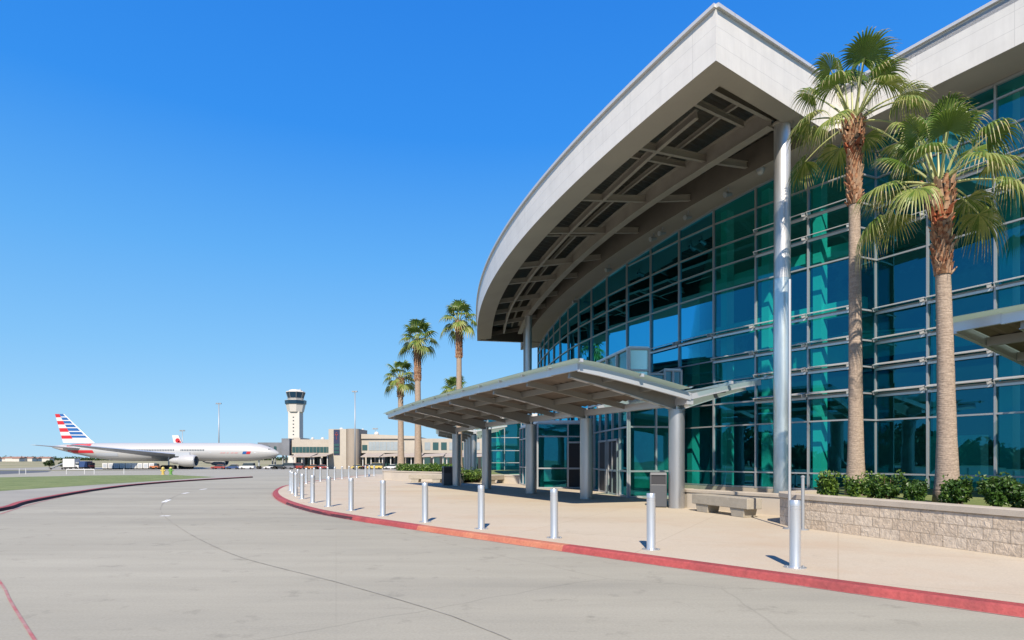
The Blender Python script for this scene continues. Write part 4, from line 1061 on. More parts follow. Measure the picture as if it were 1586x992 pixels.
# livery bands on the rear fuselage
def hull(px_, py_):
    """point on the camera side of the hull at a photo pixel"""
    X = (px_-CX)/F*(YP-2.5); t = (x_n-X)/L
    r_ = np.interp(t, [p[0] for p in prof], [p[1] for p in prof]); dz = np.interp(t, [p[0] for p in prof], [p[2] for p in prof])
    z = zat(py_, YP-2.5); h = max(-.98, min(.98, (z-zc-dz)/max(r_, .1)))
    return Vector((X, YP-r_*math.sqrt(1-h*h)-.04, zc+dz+h*r_))
def hull_patch(name, x0, y0, x1, y1, m, nx=6, ny=3, slant=0):
    mb = MB(); g = [[hull(*z1(lerp(x0, x1, i/nx)+slant*(1-j/ny), lerp(y0, y1, j/ny))) for i in range(nx+1)] for j in range(ny+1)]
    for j in range(ny):
        for i in range(nx): mb.quad(g[j+1][i], g[j+1][i+1], g[j][i+1], g[j][i])
    return mb.build(name, m, fus)
hull_patch('livery_band', 355, 385, 498, 402, M['flagred']); hull_patch('livery_band', 366, 424, 524, 440, M['flagred'], slant=-8)
hull_patch('livery_band', 535, 440, 660, 458, M['planegrey'])
for x0, x1, m in ((1355, 1376, M['flagblue']), (1376, 1397, M['flagred'])): hull_patch('emblem', x0, 431, x1, 446, m, slant=6)
for k in range(14): hull_patch('lettering', 1206+k*14.6, 403+(k % 3), 1214+k*14.6, 409+(k % 2)*2, M['planegrey'], 1, 1)
for x0, x1 in ((1232, 1242), (1246, 1258), (1268, 1276), (1290, 1304), (1310, 1328)): hull_patch('lettering', x0, 436, x1, 442, M['pinkmark'], 1, 1, slant=6)
for k in range(7): hull_patch('cabin_window', 700+k*0+0, 421, 704, 427, M['darkwin'], 1, 1) if k == 0 else None
for x in list(range(745, 976, 9))+list(range(1012, 1146, 9)): hull_patch('cabin_window', x, 419.5, x+5, 427.5, M['darkwin'], 1, 1)
hull_patch('cockpit_window', 1490, 414, 1508, 421, M['darkwin'], 2, 1); hull_patch('cockpit_window', 1510, 413, 1534, 420, M['darkwin'], 2, 1)
for xx in (985, 1175, 1420, 690): hull_patch('cabin_door', xx, 412, xx+8, 438, M['planegrey'], 1, 1) if xx != 985 else hull_patch('cabin_door', xx, 412, xx+2, 438, M['planegrey'], 1, 1)
# wings, stabilisers, engines, gear
def wing(root_le, root_te, tip_le, tip_te, th, name):
    mb = MB(); vs = []
    for (le, te, k) in ((root_le, root_te, 1.0), (tip_le, tip_te, .25)):
        le = Vector(le); te = Vector(te)
        for u, zz in ((0, 0), (.25, .5), (.6, .4), (1, 0), (.6, -.25), (.25, -.45)): vs.append(lerp(le, te, u)+Vector((0, 0, th*k*zz)))
    mb.add(vs, [(i, (i+1) % 6, 6+(i+1) % 6, 6+i) for i in range(6)]+[tuple(range(5, -1, -1)), tuple(range(6, 12))]); return mb.build(name, M['planegrey'], pl, smooth=True)
wing((-102, YP-2.2, 2.6), (-116, YP-2.2, 2.4), (-121.3, YP-31, 5.6), (-124.3, YP-31, 5.6), 1.5, 'wing')
wing((-102, YP+2.2, 2.6), (-116, YP+2.2, 2.4), (-121.3, YP+31, 5.6), (-124.3, YP+31, 5.6), 1.5, 'wing')
for s_ in (-1, 1): wing((-138.5, YP+s_*1.0, 5.0), (-145.5, YP+s_*1.0, 5.2), (-146.8, YP+s_*10.6, 6.0), (-149.0, YP+s_*10.6, 6.0), .6, 'stabiliser')
for s_ in (-1, 1):
    Ye = YP+s_*9.8; xe = -97.9 if s_ < 0 else -97.5; ze = zat(714, 190.2)
    mb = MB(); pr = [(1.45, 0), (1.75, -.25), (1.88, -1.2), (1.85, -3.4), (1.5, -5.0), (1.1, -5.2), (.95, -7.0), (.4, -8.2)]
    vs = []; fs = []; n = 24
    for r_, dx in pr:
        for k in range(n): a = 2*math.pi*k/n; vs.append((xe+dx, Ye+r_*math.cos(a), ze+r_*math.sin(a)))
    for i in range(len(pr)-1):
        for k in range(n): fs.append((i*n+k, (i+1)*n+k, (i+1)*n+(k+1) % n, i*n+(k+1) % n))
    mb.add(vs, fs); en_ = mb.build('engine', M['planewhite'], pl, smooth=True)
    mb = MB(); mb.tube([(xe-.6, Ye, ze), (xe-.5, Ye, ze)], 1.42, 24); mb.tube([(xe-.5, Ye, ze), (xe+.1, Ye, ze)], [.45, .05], 16); mb.build('fan', M['darkwin'], en_)
    mb = MB(); mb.box((xe-4.2, Ye, ze+2.0), (4.5, .4, 1.2)); mb.build('pylon', M['planegrey'], en_)
def gear(xg, yg, r_, nw, lab):
    mb = MB(); mb.tube([(xg, yg, GZ+r_), (xg, yg, GZ+4.0)], .22, 10); g = mb.build('landing_gear', M['planegrey'], pl)
    for k in range(nw):
        for s_ in (-1, 1):
            xx = xg+(k-(nw-1)/2)*1.5; mb = MB(); mb.tube([(xx, yg+s_*.45, GZ+r_), (xx, yg+s_*.95, GZ+r_)], r_, 18); mb.build('wheel', M['tyre'], g)
gear(-109, YP-5.2, .68, 3, ''); gear(-109, YP+5.2, .68, 3, ''); gear(-82.5, YP, .52, 1, '')
# second aircraft: only its white tail shows above the first
pl2 = thing('airliner', (-118, 236, GZ), 'second airliner behind the first, only its white tail with red emblem showing', 'airliner')
mb = MB(); a = [px3(267, 674.5, 236), px3(277, 674.5, 236), px3(283, 688, 236), px3(270, 688, 236)]
vs = [p+Vector((0, -.3, 0)) for p in a]+[p+Vector((0, .3, 0)) for p in a]
mb.add(vs, [(3, 2, 1, 0), (4, 5, 6, 7), (0, 1, 5, 4), (1, 2, 6, 5), (2, 3, 7, 6), (3, 0, 4, 7)]); t2 = mb.build('tail_fin', M['flagwhite'], pl2)
mb = MB(); q_ = px3(275, 682.5, 235.6); mb.tube([q_, q_+Vector((0, -.05, 0))], .85, 14); mb.tube([q_+Vector((.7, 0, -.7)), q_+Vector((.7, -.05, -.7))], .6, 10); mb.build('emblem', M['flagred'], t2)
mb = MB(); z_ = 3.6; mb.tube([(-133.5, 236, z_+1), (-126, 236, z_+.2), (-118, 236, z_), (-96, 236, z_), (-92, 236, z_-.3), (-90.5, 236, z_-.6)], [.3, 1.4, 2.0, 2.0, 1.5, .2], 20); mb.build('fuselage', M['planewhite'], pl2, smooth='all')

# ------------------------------------------------------------------ control tower
YT = 420.0; K_ = YT/F
def tz(py): return zat(py, YT)
xc = (458-CX)*K_
tw = thing('control_tower', (xc, YT, -1.7), 'pale airport control tower with dark glazed cab behind the far terminal', 'control tower')
def z2(x, y): return (400+x/4.133, 560+y/4.133)
def octa(mb, w0, w1, zlo, zhi, mi=0, sh=0.0):
    vs = []
    for w, z in ((w0, zlo), (w1, zhi)):
        for k in range(8):
            a = math.pi/8+k*math.pi/4; vs.append((xc+sh+w/2/math.cos(math.pi/8)*math.cos(a), YT+w/2/math.cos(math.pi/8)*math.sin(a), z))
    mb.add(vs, [(i, (i+1) % 8, 8+(i+1) % 8, 8+i) for i in range(8)]+[tuple(range(7, -1, -1)), tuple(range(8, 16))], mi)
kp = K_/4.133
mb = MB(); xs = xc
mb.box((xc, YT, (tz(560+322/4.133)-1.7)/2), (71*kp, 71*kp, tz(560+322/4.133)+1.7)); sh_ = mb.build('shaft', M['towerwhite'], tw)
for k in range(6):
    mb = MB(); mb.box((xc-.2, YT-35.5*kp-.06, tz(560+(360+k*22)/4.133)), (.9, .12, .7)); mb.build('slit_window', M['darkwin'], sh_)
mb = MB(); octa(mb, 92*kp, 122*kp, tz(560+325/4.133), tz(560+250/4.133)); octa(mb, 80*kp, 96*kp, tz(560+250/4.133)+.05, tz(560+238/4.133)); mb.build('lower_cab', M['towerwhite'], tw)
mb = MB(); octa(mb, 119.5*kp, 123*kp, tz(560+275/4.133), tz(560+251/4.133)-.1); mb.build('lower_cab_window', M['winblue'], tw)
mb = MB(); octa(mb, 86*kp, 108*kp, tz(560+238/4.133)+.03, tz(560+199/4.133)); cabw = mb.build('cab_window', M['winblue'], tw)
mb = MB()
for k in range(8):
    a = math.pi/8+k*math.pi/4; r0_, r1_ = 86*kp/2/math.cos(math.pi/8), 108*kp/2/math.cos(math.pi/8)
    mb.beam((xc+r0_*math.cos(a), YT+r0_*math.sin(a), tz(560+238/4.133)), (xc+r1_*math.cos(a), YT+r1_*math.sin(a), tz(560+199/4.133)), .35, .35)
octa(mb, 87*kp, 88*kp, tz(560+238/4.133)+.05, tz(560+237/4.133)+.1); octa(mb, 107*kp, 109*kp, tz(560+201/4.133), tz(560+199.3/4.133)); mb.build('frame', M['jet'], cabw)
mb = MB(); octa(mb, 110*kp, 104*kp, tz(560+199/4.133)+.02, tz(560+193/4.133)); octa(mb, 78*kp, 70*kp, tz(560+193/4.133)+.04, tz(560+183/4.133)); mb.tube([(xc+3, YT, tz(560+184/4.133)), (xc+3, YT, tz(560+172/4.133))], .12, 6); mb.build('roof', M['towerwhite'], tw)

# ------------------------------------------------------------------ far terminal
YF = 205.0
def fx(px, Y=YF): return (px-CX)/F*Y
def fz(py, Y=YF): return zat(py, Y)
G2 = -1.7
ft = thing('terminal_building', (fx(540), YF, G2), 'long low beige terminal with stair tower and blue banner under the control tower', 'building')
def fbox(mb, x0, x1, y0, y1, Y0, dep, mi=0):
    mb.box(((fx(x0)+fx(x1))/2, Y0+dep/2, (fz(y0)+fz(y1))/2), (abs(fx(x1)-fx(x0)), dep, abs(fz(y0)-fz(y1))), mi=mi)
mb = MB(); fbox(mb, 452, 513, 681, 704, YF, 30); fbox(mb, 430, 452, 683.5, 690, YF+6, 20); fbox(mb, 441, 452, 677, 683.4, YF+8, 10); mb.build('wing', M['beige'], ft)
mb = MB(); fbox(mb, 560, 650, 680, 702, YF, 30); fbox(mb, 650, 842, 679, 702, YF+4, 30); mb.build('wing', M['beige'], ft)
mb = MB(); mb.prism([(fx(560), YF-.6), (fx(646), YF-.6), (fx(646), YF+30), (fx(560), YF+30)], fz(680)+.02, lambda x, y: fz(672.5) if x < fx(600) else fz(676)); mb.build('parapet', M['beige'], ft)
mb = MB(); fbox(mb, 513, 540, 665.5, 727, YF-3, 12); mb.build('stair_tower', M['beige'], ft)
mb = MB(); vs_ = [(fx(540.2), YF-3)]+[(fx(549.6)+math.sin(a)*fx(793+9.4), YF-2+math.cos(a)*-2.2) for a in np.linspace(-1.2, 1.57, 9)]+[(fx(559), YF+9), (fx(540.2), YF+9)]
mb.prism(vs_, G2, fz(665.2)); mb.build('stair_tower', M['beige_shaded'], ft)
mb = MB(); fbox(mb, 521, 530.3, 666.5, 705, YF-3.2, .12); bnn = mb.build('banner', M['banner'], ft)
mb = MB()
for cx_, cy_, w_, h_ in ((525.5, 671, 1.6, 1.2), (524.2, 674, 1.5, 2), (526.9, 674, 1.5, 2), (525.5, 676, 1.0, 1.8), (525.6, 680, .8, 3)):
    mb.lathe([(w_*.216*.6, -.03), (w_*.216*.6, .03)], (0, 0, 0), 8)
    b_ = len(mb.v)-16
    for i in range(b_, len(mb.v)):
        v = mb.v[i]; mb.v[i] = (fx(cx_)+v[0], YF-3.3+v[2]*.5, fz(cy_)+v[1]*h_/w_)
mb.build('figure', M['carred'], bnn)
for k in range(3):
    mb = MB(); fbox(mb, 521.8, 529.6, 688+k*5.5, 692+k*5.5, YF-3.3, .06); mb.build('window', M['wingreen'], ft)
for k in range(11):
    x0 = 452.6+k*5.4; mb = MB(); fbox(mb, x0, x0+5.0, 692.5, 701.5, YF-.08, .06); w = mb.build('window', M['wingreen'], ft)
mb = MB(); fbox(mb, 561, 569, 689.5, 698, YF-.08, .06); mb.build('window', M['wingreen'], ft)
for k in range(10):
    x0 = 571+k*5.6; mb = MB(); fbox(mb, x0, x0+5.2, 684.5, 698, YF-.08, .06); mb.build('window', M['palewin'], ft)
for k in range(14):
    x0 = 655+k*13; mb = MB(); fbox(mb, x0, x0+9, 685, 697, YF+3.9, .06); mb.build('window', M['wingreen'] if k % 3 else M['palewin'], ft)
mb = MB(); fbox(mb, 452, 842, 703, 727, YF+4, 12); mb.build('ground_floor', M['darkgap'], ft)
for k in range(26):
    x0 = 455+k*15.2
    if 512 < x0 < 558: continue
    mb = MB(); fbox(mb, x0, x0+11, 709, 724, YF+3.9, .06); mb.build('window', M['wingreen'], ft)
for px in (457, 470, 484, 498, 510, 566, 580, 594, 610, 628, 646, 668, 690, 712, 735, 760, 785, 810):
    mb = MB(); fbox(mb, px, px+2.4, 703, 727, YF-.5, .7); mb.build('pillar', M['beige'], ft)
for px, py, w_ in ((475, 679, 2.5), (491, 679.5, 3), (521, 664.5, 3.4), (555, 664.8, 2), (577, 671.5, 4), (603, 676, 2)):
    mb = MB(); mb.sphere((fx(px), YF+6, fz(py)), w_*.216, 10, 6, 0); mb.build('roof_vent', M['towerwhite'], ft)
for k, (x0, x1) in enumerate(((455, 487), (487, 512), (562, 592), (592, 622), (622, 655), (655, 690), (690, 728), (728, 768), (768, 806))):
    Ya = YF-7; a_ = thing('walkway_awning', (fx((x0+x1)/2, Ya), Ya, G2), 'brown sloping walkway awning, %s from the jet bridge along the far terminal' % ords[k], 'awning', 'awnings along the far terminal')
    mb = MB(); X0, X1 = fx(x0, Ya), fx(x1, Ya); zt, zb = fz(701.5, Ya), fz(707.5, Ya)
    vs = [(X0, Ya-3, zb), (X1-.3, Ya-3, zb+.35*(k % 2)), (X1-.3, Ya+5, zt), (X0, Ya+5, zt-.4*(k % 2))]; vs = vs+[(a, b, c-.22) for a, b, c in vs]
    mb.add(vs, [(0, 1, 2, 3), (7, 6, 5, 4), (0, 4, 5, 1), (1, 5, 6, 2), (2, 6, 7, 3), (3, 7, 4, 0)]); mb.build('awning_roof', M['awning'], a_)
    for u in (.08, .5, .92):
        xx = lerp(X0, X1, u); mb = MB(); mb.tube([(xx, Ya-2, G2), (xx, Ya-2, zb+.15)], .17, 8); mb.build('post', M['towerwhite'], a_)
# jet bridge
jb = thing('jet_bridge', (fx(430, 203), 203, G2), 'dark grey jet bridge on steel legs reaching the airliner nose', 'jet bridge')
mb = MB(); Yj = 208.0
mb.box(((fx(404, Yj)+fx(452, Yj))/2, Yj-1, (fz(686, Yj)+fz(705, Yj))/2), (fx(452, Yj)-fx(404, Yj), 3.2, fz(686, Yj)-fz(705, Yj))); mb.build('tunnel', M['jet'], jb)
mb = MB(); mb.box((fx(449, Yj), Yj-2, (fz(680, Yj)+fz(706, Yj))/2), (2.6, 4.2, fz(680, Yj)-fz(706, Yj))); mb.build('rotunda', M['jet'], jb)
for px in (424, 428, 440, 445):
    mb = MB(); mb.box((fx(px, Yj), Yj-1, (fz(705, Yj)+G2)/2), (.35, .5, fz(705, Yj)-G2)); mb.build('leg', M['pole'], jb)
for px in (421, 431):
    mb = MB(); mb.box((fx(px, Yj), Yj-2.65, fz(695, Yj)), (.9, .1, 1.5)); mb.build('window', M['wingreen'], jb)

# nearer glass hall seen between the canopy columns
gh = thing('glass_hall', (3, 66, 0), 'low teal glass hall beyond the far planter, seen between canopy columns', 'building')
mb = MB(); mb.box((5.5, 72, 6.3), (17.4, 12.6, .5)); mb.build('roof', M['cap'], gh)
for k in range(9):
    x0 = -2.6+k*1.8; mb = MB(); mb.quad((x0, 66, .1), (x0+1.8, 66, .1), (x0+1.8, 66, 6.0), (x0, 66, 6.0)); w = mb.build('window', M['glass'], gh)
    mb = MB()
    for z in (.15, 1.3, 2.6, 4.0, 5.95): mb.box((x0+.9, 65.97, z), (1.74, .1, .07))
    mb.box((x0, 65.96, 3.05), (.07, .14, 5.9)); mb.build('frame', M['frame'], w)
mb = MB(); mb.box((5.5, 77, 3), (17, 1, 6)); mb.box((5.5, 71.5, .08), (17, 10.6, .1)); mb.build('interior', M['ceil'], gh)
for k in range(5):
    mb = MB(); mb.tube([(-1.5+k*3.6, 67.2, .1), (-1.5+k*3.6, 67.2, 6)], .25, 12); mb.build('column', M['intcol'], gh)

# ------------------------------------------------------------------ light masts
def mast(px, Y, pyt, label, w=.22, head=True, base=None):
    x = (px-CX)/F*Y; z0 = gz(Y); zt = zat(pyt, Y)
    o = thing('light_mast', (x, Y, z0), label, 'light mast', 'light masts on the airfield')
    mb = MB(); mb.tube([(x, Y, z0), (x, Y, zt)], [w, w*.55], 10); mb.build('pole', M['pole'], o, smooth='all')
    mb = MB(); s_ = Y/F; mb.box((x, Y, zt), (7.5*s_, .25, .22))
    for k in (-3.3, -1.4, 1.4, 3.3): mb.box((x+k*s_, Y-.25, zt-.15*s_*3), (1.5*s_, .6, 2.0*s_))
    mb.build('floodlight', M['pole'], o)
mast(549.8, 150, 606.5, 'tall light mast standing before the far terminal stair tower', .20)
mast(339, 250, 625, 'tall light mast rising behind the airliner fuselage', .30)
mast(282.5, 420, 667, 'small distant light mast beside the second white tail', .35)
mast(581.3, 300, 664, 'thin far mast on the terminal skyline beside the palms', .22)

# ------------------------------------------------------------------ vehicles and ground gear
def car(x, Y, m, label, kind='car', s=1.0, flip=1, group='cars parked by the far terminal'):
    z0 = gz(Y)+ROAD; o = thing('parked_car', (x, Y, z0), label, 'car', group)
    hb = {'car': [(-2.1, .35), (-2.15, .75), (-1.7, .9), (1.0, .95), (2.1, .75), (2.15, .35)], 'van': [(-2.3, .35), (-2.35, 1.0), (-2.2, 1.1), (1.4, 1.1), (2.2, .95), (2.3, .35)]}[kind]
    cb_ = {'car': [(-1.65, .9), (-1.15, 1.42), (.25, 1.45), (1.05, .95)], 'van': [(-2.2, 1.1), (-2.1, 1.95), (.8, 1.95), (1.4, 1.1)]}[kind]
    def ext(poly, hw, mi, mb):
        n = len(poly); vs = [(x+flip*p[0], Y-hw, z0+p[1]) for p in poly]+[(x+flip*p[0], Y+hw, z0+p[1]) for p in poly]
        mb.add(vs, [tuple(range(n)), tuple(range(2*n-1, n-1, -1))]+[(i, n+i, n+(i+1) % n, (i+1) % n) for i in range(n)], mi)
    mb = MB(); ext(hb, .88, 0, mb); zr = max(p[1] for p in cb_)
    ext([(cb_[1][0], zr-.02), (cb_[2][0], zr-.02), (cb_[2][0]-.05, zr+.05), (cb_[1][0]+.05, zr+.05)], .70, 0, mb); mb.build('body', m, o, bevel=.05)
    mb = MB(); ext([(a, b) for a, b in cb_], .76, 0, mb); mb.build('window', M['darkwin'], o)
    for dx in (-1.35, 1.35):
        for dy in (-.82, .82): mb = MB(); mb.tube([(x+dx, Y+dy-.1, z0+.33), (x+dx, Y+dy+.1, z0+.33)], .33, 14); mb.build('wheel', M['tyre'], o)
for px, Y, m, kd, lb in ((420.5, 186, 'carwhite', 'car', 'white car parked below the airliner nose'), (431, 186, 'carblack', 'car', 'black car parked between white car and dark van'), (444.5, 188, 'cargrey', 'van', 'dark grey van parked beneath the jet bridge'), (458, 190, 'carred', 'van', 'red van parked by the first brown awning'),
                       (361, 190, 'carblue', 'car', 'dark blue car parked behind the near engine side of the airliner'), (383, 190, 'carwhite', 'van', 'white van parked beneath the forward fuselage'), (484, 188, 'orange', 'car', 'orange car parked left of the stair tower'), (497, 188, 'carred', 'car', 'red car parked beside the orange car'),
                       (555.5, 188, 'yellow', 'car', 'yellow car parked just before the stair tower edge'), (567, 188, 'carred', 'car', 'red car parked right of the yellow car'), (581, 187, 'yellow', 'van', 'yellow van parked left of the far palms'), (339, 190, 'carred', 'car', 'red car parked behind the airliner nose gear'), (606, 188, 'carwhite', 'car', 'white car parked behind the shortest far palm')):
    car((px-CX)/F*Y, Y, M[m], lb, kd, flip=rng.choice((-1, 1)))
def truck(px, Y, w, h, m, m2, label, name='service_truck'):
    x = (px-CX)/F*Y; z0 = gz(Y)+ROAD; o = thing(name, (x, Y, z0), label, 'truck', None)
    mb = MB(); mb.box((x-w*.12, Y, z0+.7+(h-.7)/2), (w*.74, 2.3, h-.7)); mb.build('cargo_box', m, o, bevel=.05)
    mb = MB(); mb.box((x+w*.38, Y, z0+1.25), (w*.22, 2.1, 1.5), taper=.9); cbn = mb.build('cab', m2, o, bevel=.06)
    mb = MB(); mb.box((x+w*.40, Y, z0+1.6), (w*.19, 2.14, .5)); mb.build('window', M['darkwin'], cbn)
    mb = MB(); mb.box((x, Y, z0+.55), (w, 1.6, .22)); mb.build('chassis', M['tyre'], o)
    for dx in (-.32, .34):
        for dy in (-.95, .95): mb = MB(); mb.tube([(x+dx*w, Y+dy-.13, z0+.45), (x+dx*w, Y+dy+.13, z0+.45)], .45, 14); mb.build('wheel', M['tyre'], o)
truck(113.5, 178, 4.6, 3.1, M['carwhite'], M['carwhite'], 'white box truck parked under the airliner tail')
truck(135, 178, 3.2, 2.4, M['carblue'], M['carred'], 'blue service truck with red cab beside the white box truck')
o = thing('airstairs', at(90, 180, gz(180)), 'grey mobile boarding stairs parked left of the white box truck', 'boarding stairs'); p = o.location
mb = MB()
for s_ in (-.5, .5): mb.beam((p.x-2, p.y+s_, p.z+.4), (p.x+1.9, p.y+s_, p.z+2.0), .1, .22)
for k in range(9): mb.box((p.x-1.9+k*.45, p.y, p.z+.55+k*.18), (.32, 1.0, .06))
mb.build('stair', M['pole'], o)
mb = MB()
for k in (-1.7, 1.6): mb.tube([(p.x+k, p.y-.6, p.z+.3), (p.x+k, p.y-.45, p.z+.3)], .3, 12)
mb.build('wheel', M['tyre'], o)
# white barrier of baggage containers under the rear fuselage
for k in range(9):
    px = 165+k*9; Y = 186; x = (px-CX)/F*Y; z0 = gz(Y)+.05
    o = thing('baggage_container', (x, Y, z0), 'white baggage container under the rear fuselage, %s from the trucks' % ords[k], 'container', 'containers under the rear fuselage')
    mb = MB(); mb.add([(x-.75, Y-.75, z0+.35), (x+.75, Y-.75, z0+.35), (x+.75, Y+.75, z0+.35), (x-.75, Y+.75, z0+.35), (x-.85, Y-.75, z0+1.9), (x+.75, Y-.75, z0+1.9), (x+.75, Y+.75, z0+1.9), (x-.85, Y+.75, z0+1.9)], [(3, 2, 1, 0), (4, 5, 6, 7), (0, 1, 5, 4), (1, 2, 6, 5), (2, 3, 7, 6), (3, 0, 4, 7)]); mb.build('shell', M['flagwhite'], o)
    mb = MB(); mb.box((x, Y-.78, z0+1.1), (1.0, .05, 1.0)); mb.build('door', M['planegrey'], o)
    mb = MB(); mb.box((x, Y, z0+.27), (1.6, 1.5, .12))
    for dx in (-.6, .6): mb.tube([(x+dx, Y-.7, z0+.15), (x+dx, Y+.7, z0+.15)], .15, 8)
    mb.build('trolley', M['tyre'], o)
o = thing('tow_tractor', at(240, 184, gz(184)+.05), 'orange and black tow tractor standing beside the main landing gear', 'tractor'); p = o.location
mb = MB(); mb.box((p.x, p.y, p.z+.75), (2.6, 1.6, .6), taper=.92); mb.build('body', M['orange'], o, bevel=.05)
mb = MB(); mb.box((p.x+.5, p.y, p.z+1.4), (1.0, 1.3, .7), taper=.85); mb.build('cab', M['darkwin'], o)
for dx in (-.8, .8):
    for dy in (-.75, .75): mb = MB(); mb.tube([(p.x+dx, p.y+dy-.12, p.z+.4), (p.x+dx, p.y+dy+.12, p.z+.4)], .4, 14); mb.build('wheel', M['tyre'], o)
# hydrants on the verge, guard rail posts
for px, m, lb in ((252.5, 'yellow', 'yellow fire hydrant standing behind the grass verge'), (264.5, 'green', 'green hydrant with yellow cap standing behind the grass verge')):
    Y = 66; p = at(px, Y, gz(Y)+ROAD); o = thing('fire_hydrant', p, lb, 'hydrant', None)
    mb = MB(); mb.lathe([(.22, 0), (.22, .06), (.14, .08), (.14, .62), (.17, .64), (.17, .70)], p, 16); mb.tube([p+Vector((-.26, 0, .45)), p+Vector((.26, 0, .45))], .07, 10); mb.build('body', M[m], o, smooth=True)
    mb = MB(); mb.sphere(p+Vector((0, 0, .70)), .16, 12, 8); mb.build('cap', M['yellow'], o, smooth='all')
o = thing('guard_rail', at(124, 70, gz(70)), 'white metal guard rail at the near edge of the dark taxiway', 'guard rail')
mb = MB()
for px in (103, 131, 146): p = at(px, 70, gz(70)+.05); mb.tube([p, p+Vector((0, 0, .62))], .04, 8)
a, b = at(103, 70, gz(70)+.62), at(146, 70, gz(70)+.62); mb.beam(a, b, .05, .09); mb.build('rail', M['flagwhite'], o)
for px, lb in ((30, 'thin white marker post left of the guard rail on the taxiway edge'), (40, 'second thin marker post, between the first and the guard rail'), (192, 'thin marker post right of the guard rail, before the grass')):
    p = at(px, 70, gz(70)+.05); o = thing('marker_post', p, lb, 'post', 'marker posts by the taxiway'); mb = MB(); mb.tube([p, p+Vector((0, 0, .65))], .035, 8); mb.build('post', M['flagwhite'], o)

# ------------------------------------------------------------------ far field: trees and houses at the horizon
for px, Y, h, w, lb in ((76, 215, 3.2, 1.7, 'dark round tree on the field left of the airliner tail'), (96, 225, 2.6, 1.2, 'small tree between the dark round tree and airliner tail')):
    tree((px-CX)/F*Y, Y, gz(Y), h, w, lb, int(px), leaf=.35)
r = random.Random(3)
mb = MB()
for k in range(150):
    px = -60+k*4.6+r.uniform(-2, 2); Y = 1250+r.uniform(-60, 60); x = (px-CX)/F*Y
    for j in range(2): leaf_cloud(mb, (x+r.uniform(-4, 4), Y, -1.7+r.uniform(2, 5)), (7, 4, r.uniform(2.5, 5)), 40, 2.6, r, (0,), hollow=.1)
o = mb.build('distant_woodland', M['treeA']); setp(o, 'thin dark belt of distant trees along the horizon', 'woodland', kind='stuff')
for k in range(13):
    px = -8+k*6.9+r.uniform(-2, 2); Y = 820+r.uniform(-60, 60); x = (px-CX)/F*Y; w_ = r.uniform(8, 14); h_ = r.uniform(3, 4.5)
    o = thing('house', (x, Y, -1.7), 'tiny pale house on the horizon, %s from the left' % ords[k], 'house', 'houses on the horizon')
    mb = MB(); mb.box((x, Y, -1.7+h_/2), (w_, 8, h_)); mb.build('wall', M['towerwhite'], o)
    mb = MB(); mb.add([(x-w_/2-.4, Y-4.5, h_-1.7), (x+w_/2+.4, Y-4.5, h_-1.7), (x+w_/2+.4, Y+4.5, h_-1.7), (x-w_/2-.4, Y+4.5, h_-1.7), (x-w_/2, Y, h_+.3), (x+w_/2, Y, h_+.3)], [(0, 1, 5, 4), (2, 3, 4, 5), (0, 4, 3), (1, 2, 5)]); mb.build('roof', M['rooftile'], o)

# ------------------------------------------------------------------ light, sky, camera
SUN_EL, SUN_AZ = 42.0, 4.8
sc = bpy.context.scene
w = bpy.data.worlds.new('World'); sc.world = w; w.use_nodes = True
nt = w.node_tree; nt.nodes.clear()
sky = nt.nodes.new('ShaderNodeTexSky'); sky.sky_type = 'NISHITA'; sky.sun_disc = False
sky.sun_elevation = R(SUN_EL); sky.sun_rotation = R(180+SUN_AZ); sky.altitude = 0; sky.air_density = 1.0; sky.dust_density = 0.0; sky.ozone_density = 6.0
EXPO = .58
geo = nt.nodes.new('ShaderNodeTexCoord'); sep = nt.nodes.new('ShaderNodeSeparateXYZ'); nt.links.new(geo.outputs['Generated'], sep.inputs[0])
ramp = nt.nodes.new('ShaderNodeValToRGB'); cr = ramp.color_ramp
def lin(c): return tuple((v/255/12.92 if v <= 10 else ((v/255+.055)/1.055)**2.4) for v in c)
stops = [(0.0, (158, 207, 242)), (.06, (151, 204, 243)), (.16, (126, 193, 245)), (.30, (92, 175, 247)), (.46, (44, 146, 244)), (.75, (20, 118, 228)), (1.0, (16, 104, 214))]
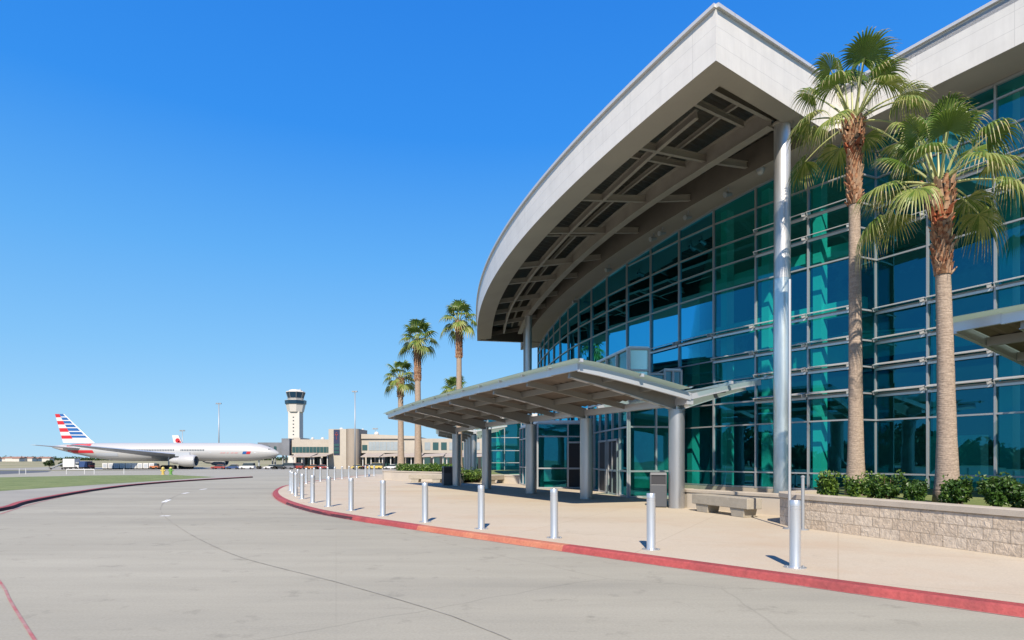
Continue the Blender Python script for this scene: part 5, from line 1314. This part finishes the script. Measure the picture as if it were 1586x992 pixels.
while len(cr.elements) < len(stops): cr.elements.new(.5)
for e, (p, c) in zip(cr.elements, stops): e.position = p; e.color = c4(lin(c))
nt.links.new(sep.outputs[2], ramp.inputs[0])
gain = nt.nodes.new('ShaderNodeMix'); gain.data_type = 'RGBA'; gain.blend_type = 'MULTIPLY'; gain.inputs[0].default_value = 1
k_ = 1/(2**EXPO)/.12; gain.inputs[7].default_value = (k_, k_, k_, 1)
nt.links.new(ramp.outputs[0], gain.inputs[6])
hs = nt.nodes.new('ShaderNodeMix'); hs.data_type = 'RGBA'; hs.inputs[0].default_value = .88        # clear-air blue over the physical sky
nt.links.new(sky.outputs[0], hs.inputs[6]); nt.links.new(gain.outputs[2], hs.inputs[7])
bg = nt.nodes.new('ShaderNodeBackground'); bg.inputs[1].default_value = .12
ow = nt.nodes.new('ShaderNodeOutputWorld')
nt.links.new(hs.outputs[2], bg.inputs[0]); nt.links.new(bg.outputs[0], ow.inputs[0])
sl = bpy.data.lights.new('sun', 'SUN'); sl.energy = 5.0; sl.angle = R(.5); sl.color = (1, .89, .74)
so = bpy.data.objects.new('sun', sl); C.objects.link(so)
d = Vector((math.sin(R(SUN_AZ))*math.cos(R(SUN_EL)), math.cos(R(SUN_AZ))*math.cos(R(SUN_EL)), -math.sin(R(SUN_EL))))
so.rotation_euler = d.to_track_quat('-Z', 'Y').to_euler(); so.location = (0, -20, 40)
cam = bpy.data.cameras.new('camera'); co = bpy.data.objects.new('camera', cam); C.objects.link(co)
co.location = (0, 0, CAMZ); co.rotation_euler = (R(90), 0, 0)
cam.sensor_width = 36; cam.lens = 36*F/1586; cam.shift_y = (HZ-496)/1586; cam.clip_end = 20000; cam.clip_start = .1
sc.camera = co
sc.view_settings.view_transform = 'Standard'; sc.view_settings.look = 'None'; sc.view_settings.gamma = 1; sc.view_settings.exposure = EXPO
sc.view_settings.use_curve_mapping = False
sc.cycles.max_bounces = 10; sc.cycles.transparent_max_bounces = 16; sc.cycles.caustics_reflective = False; sc.cycles.caustics_refractive = False
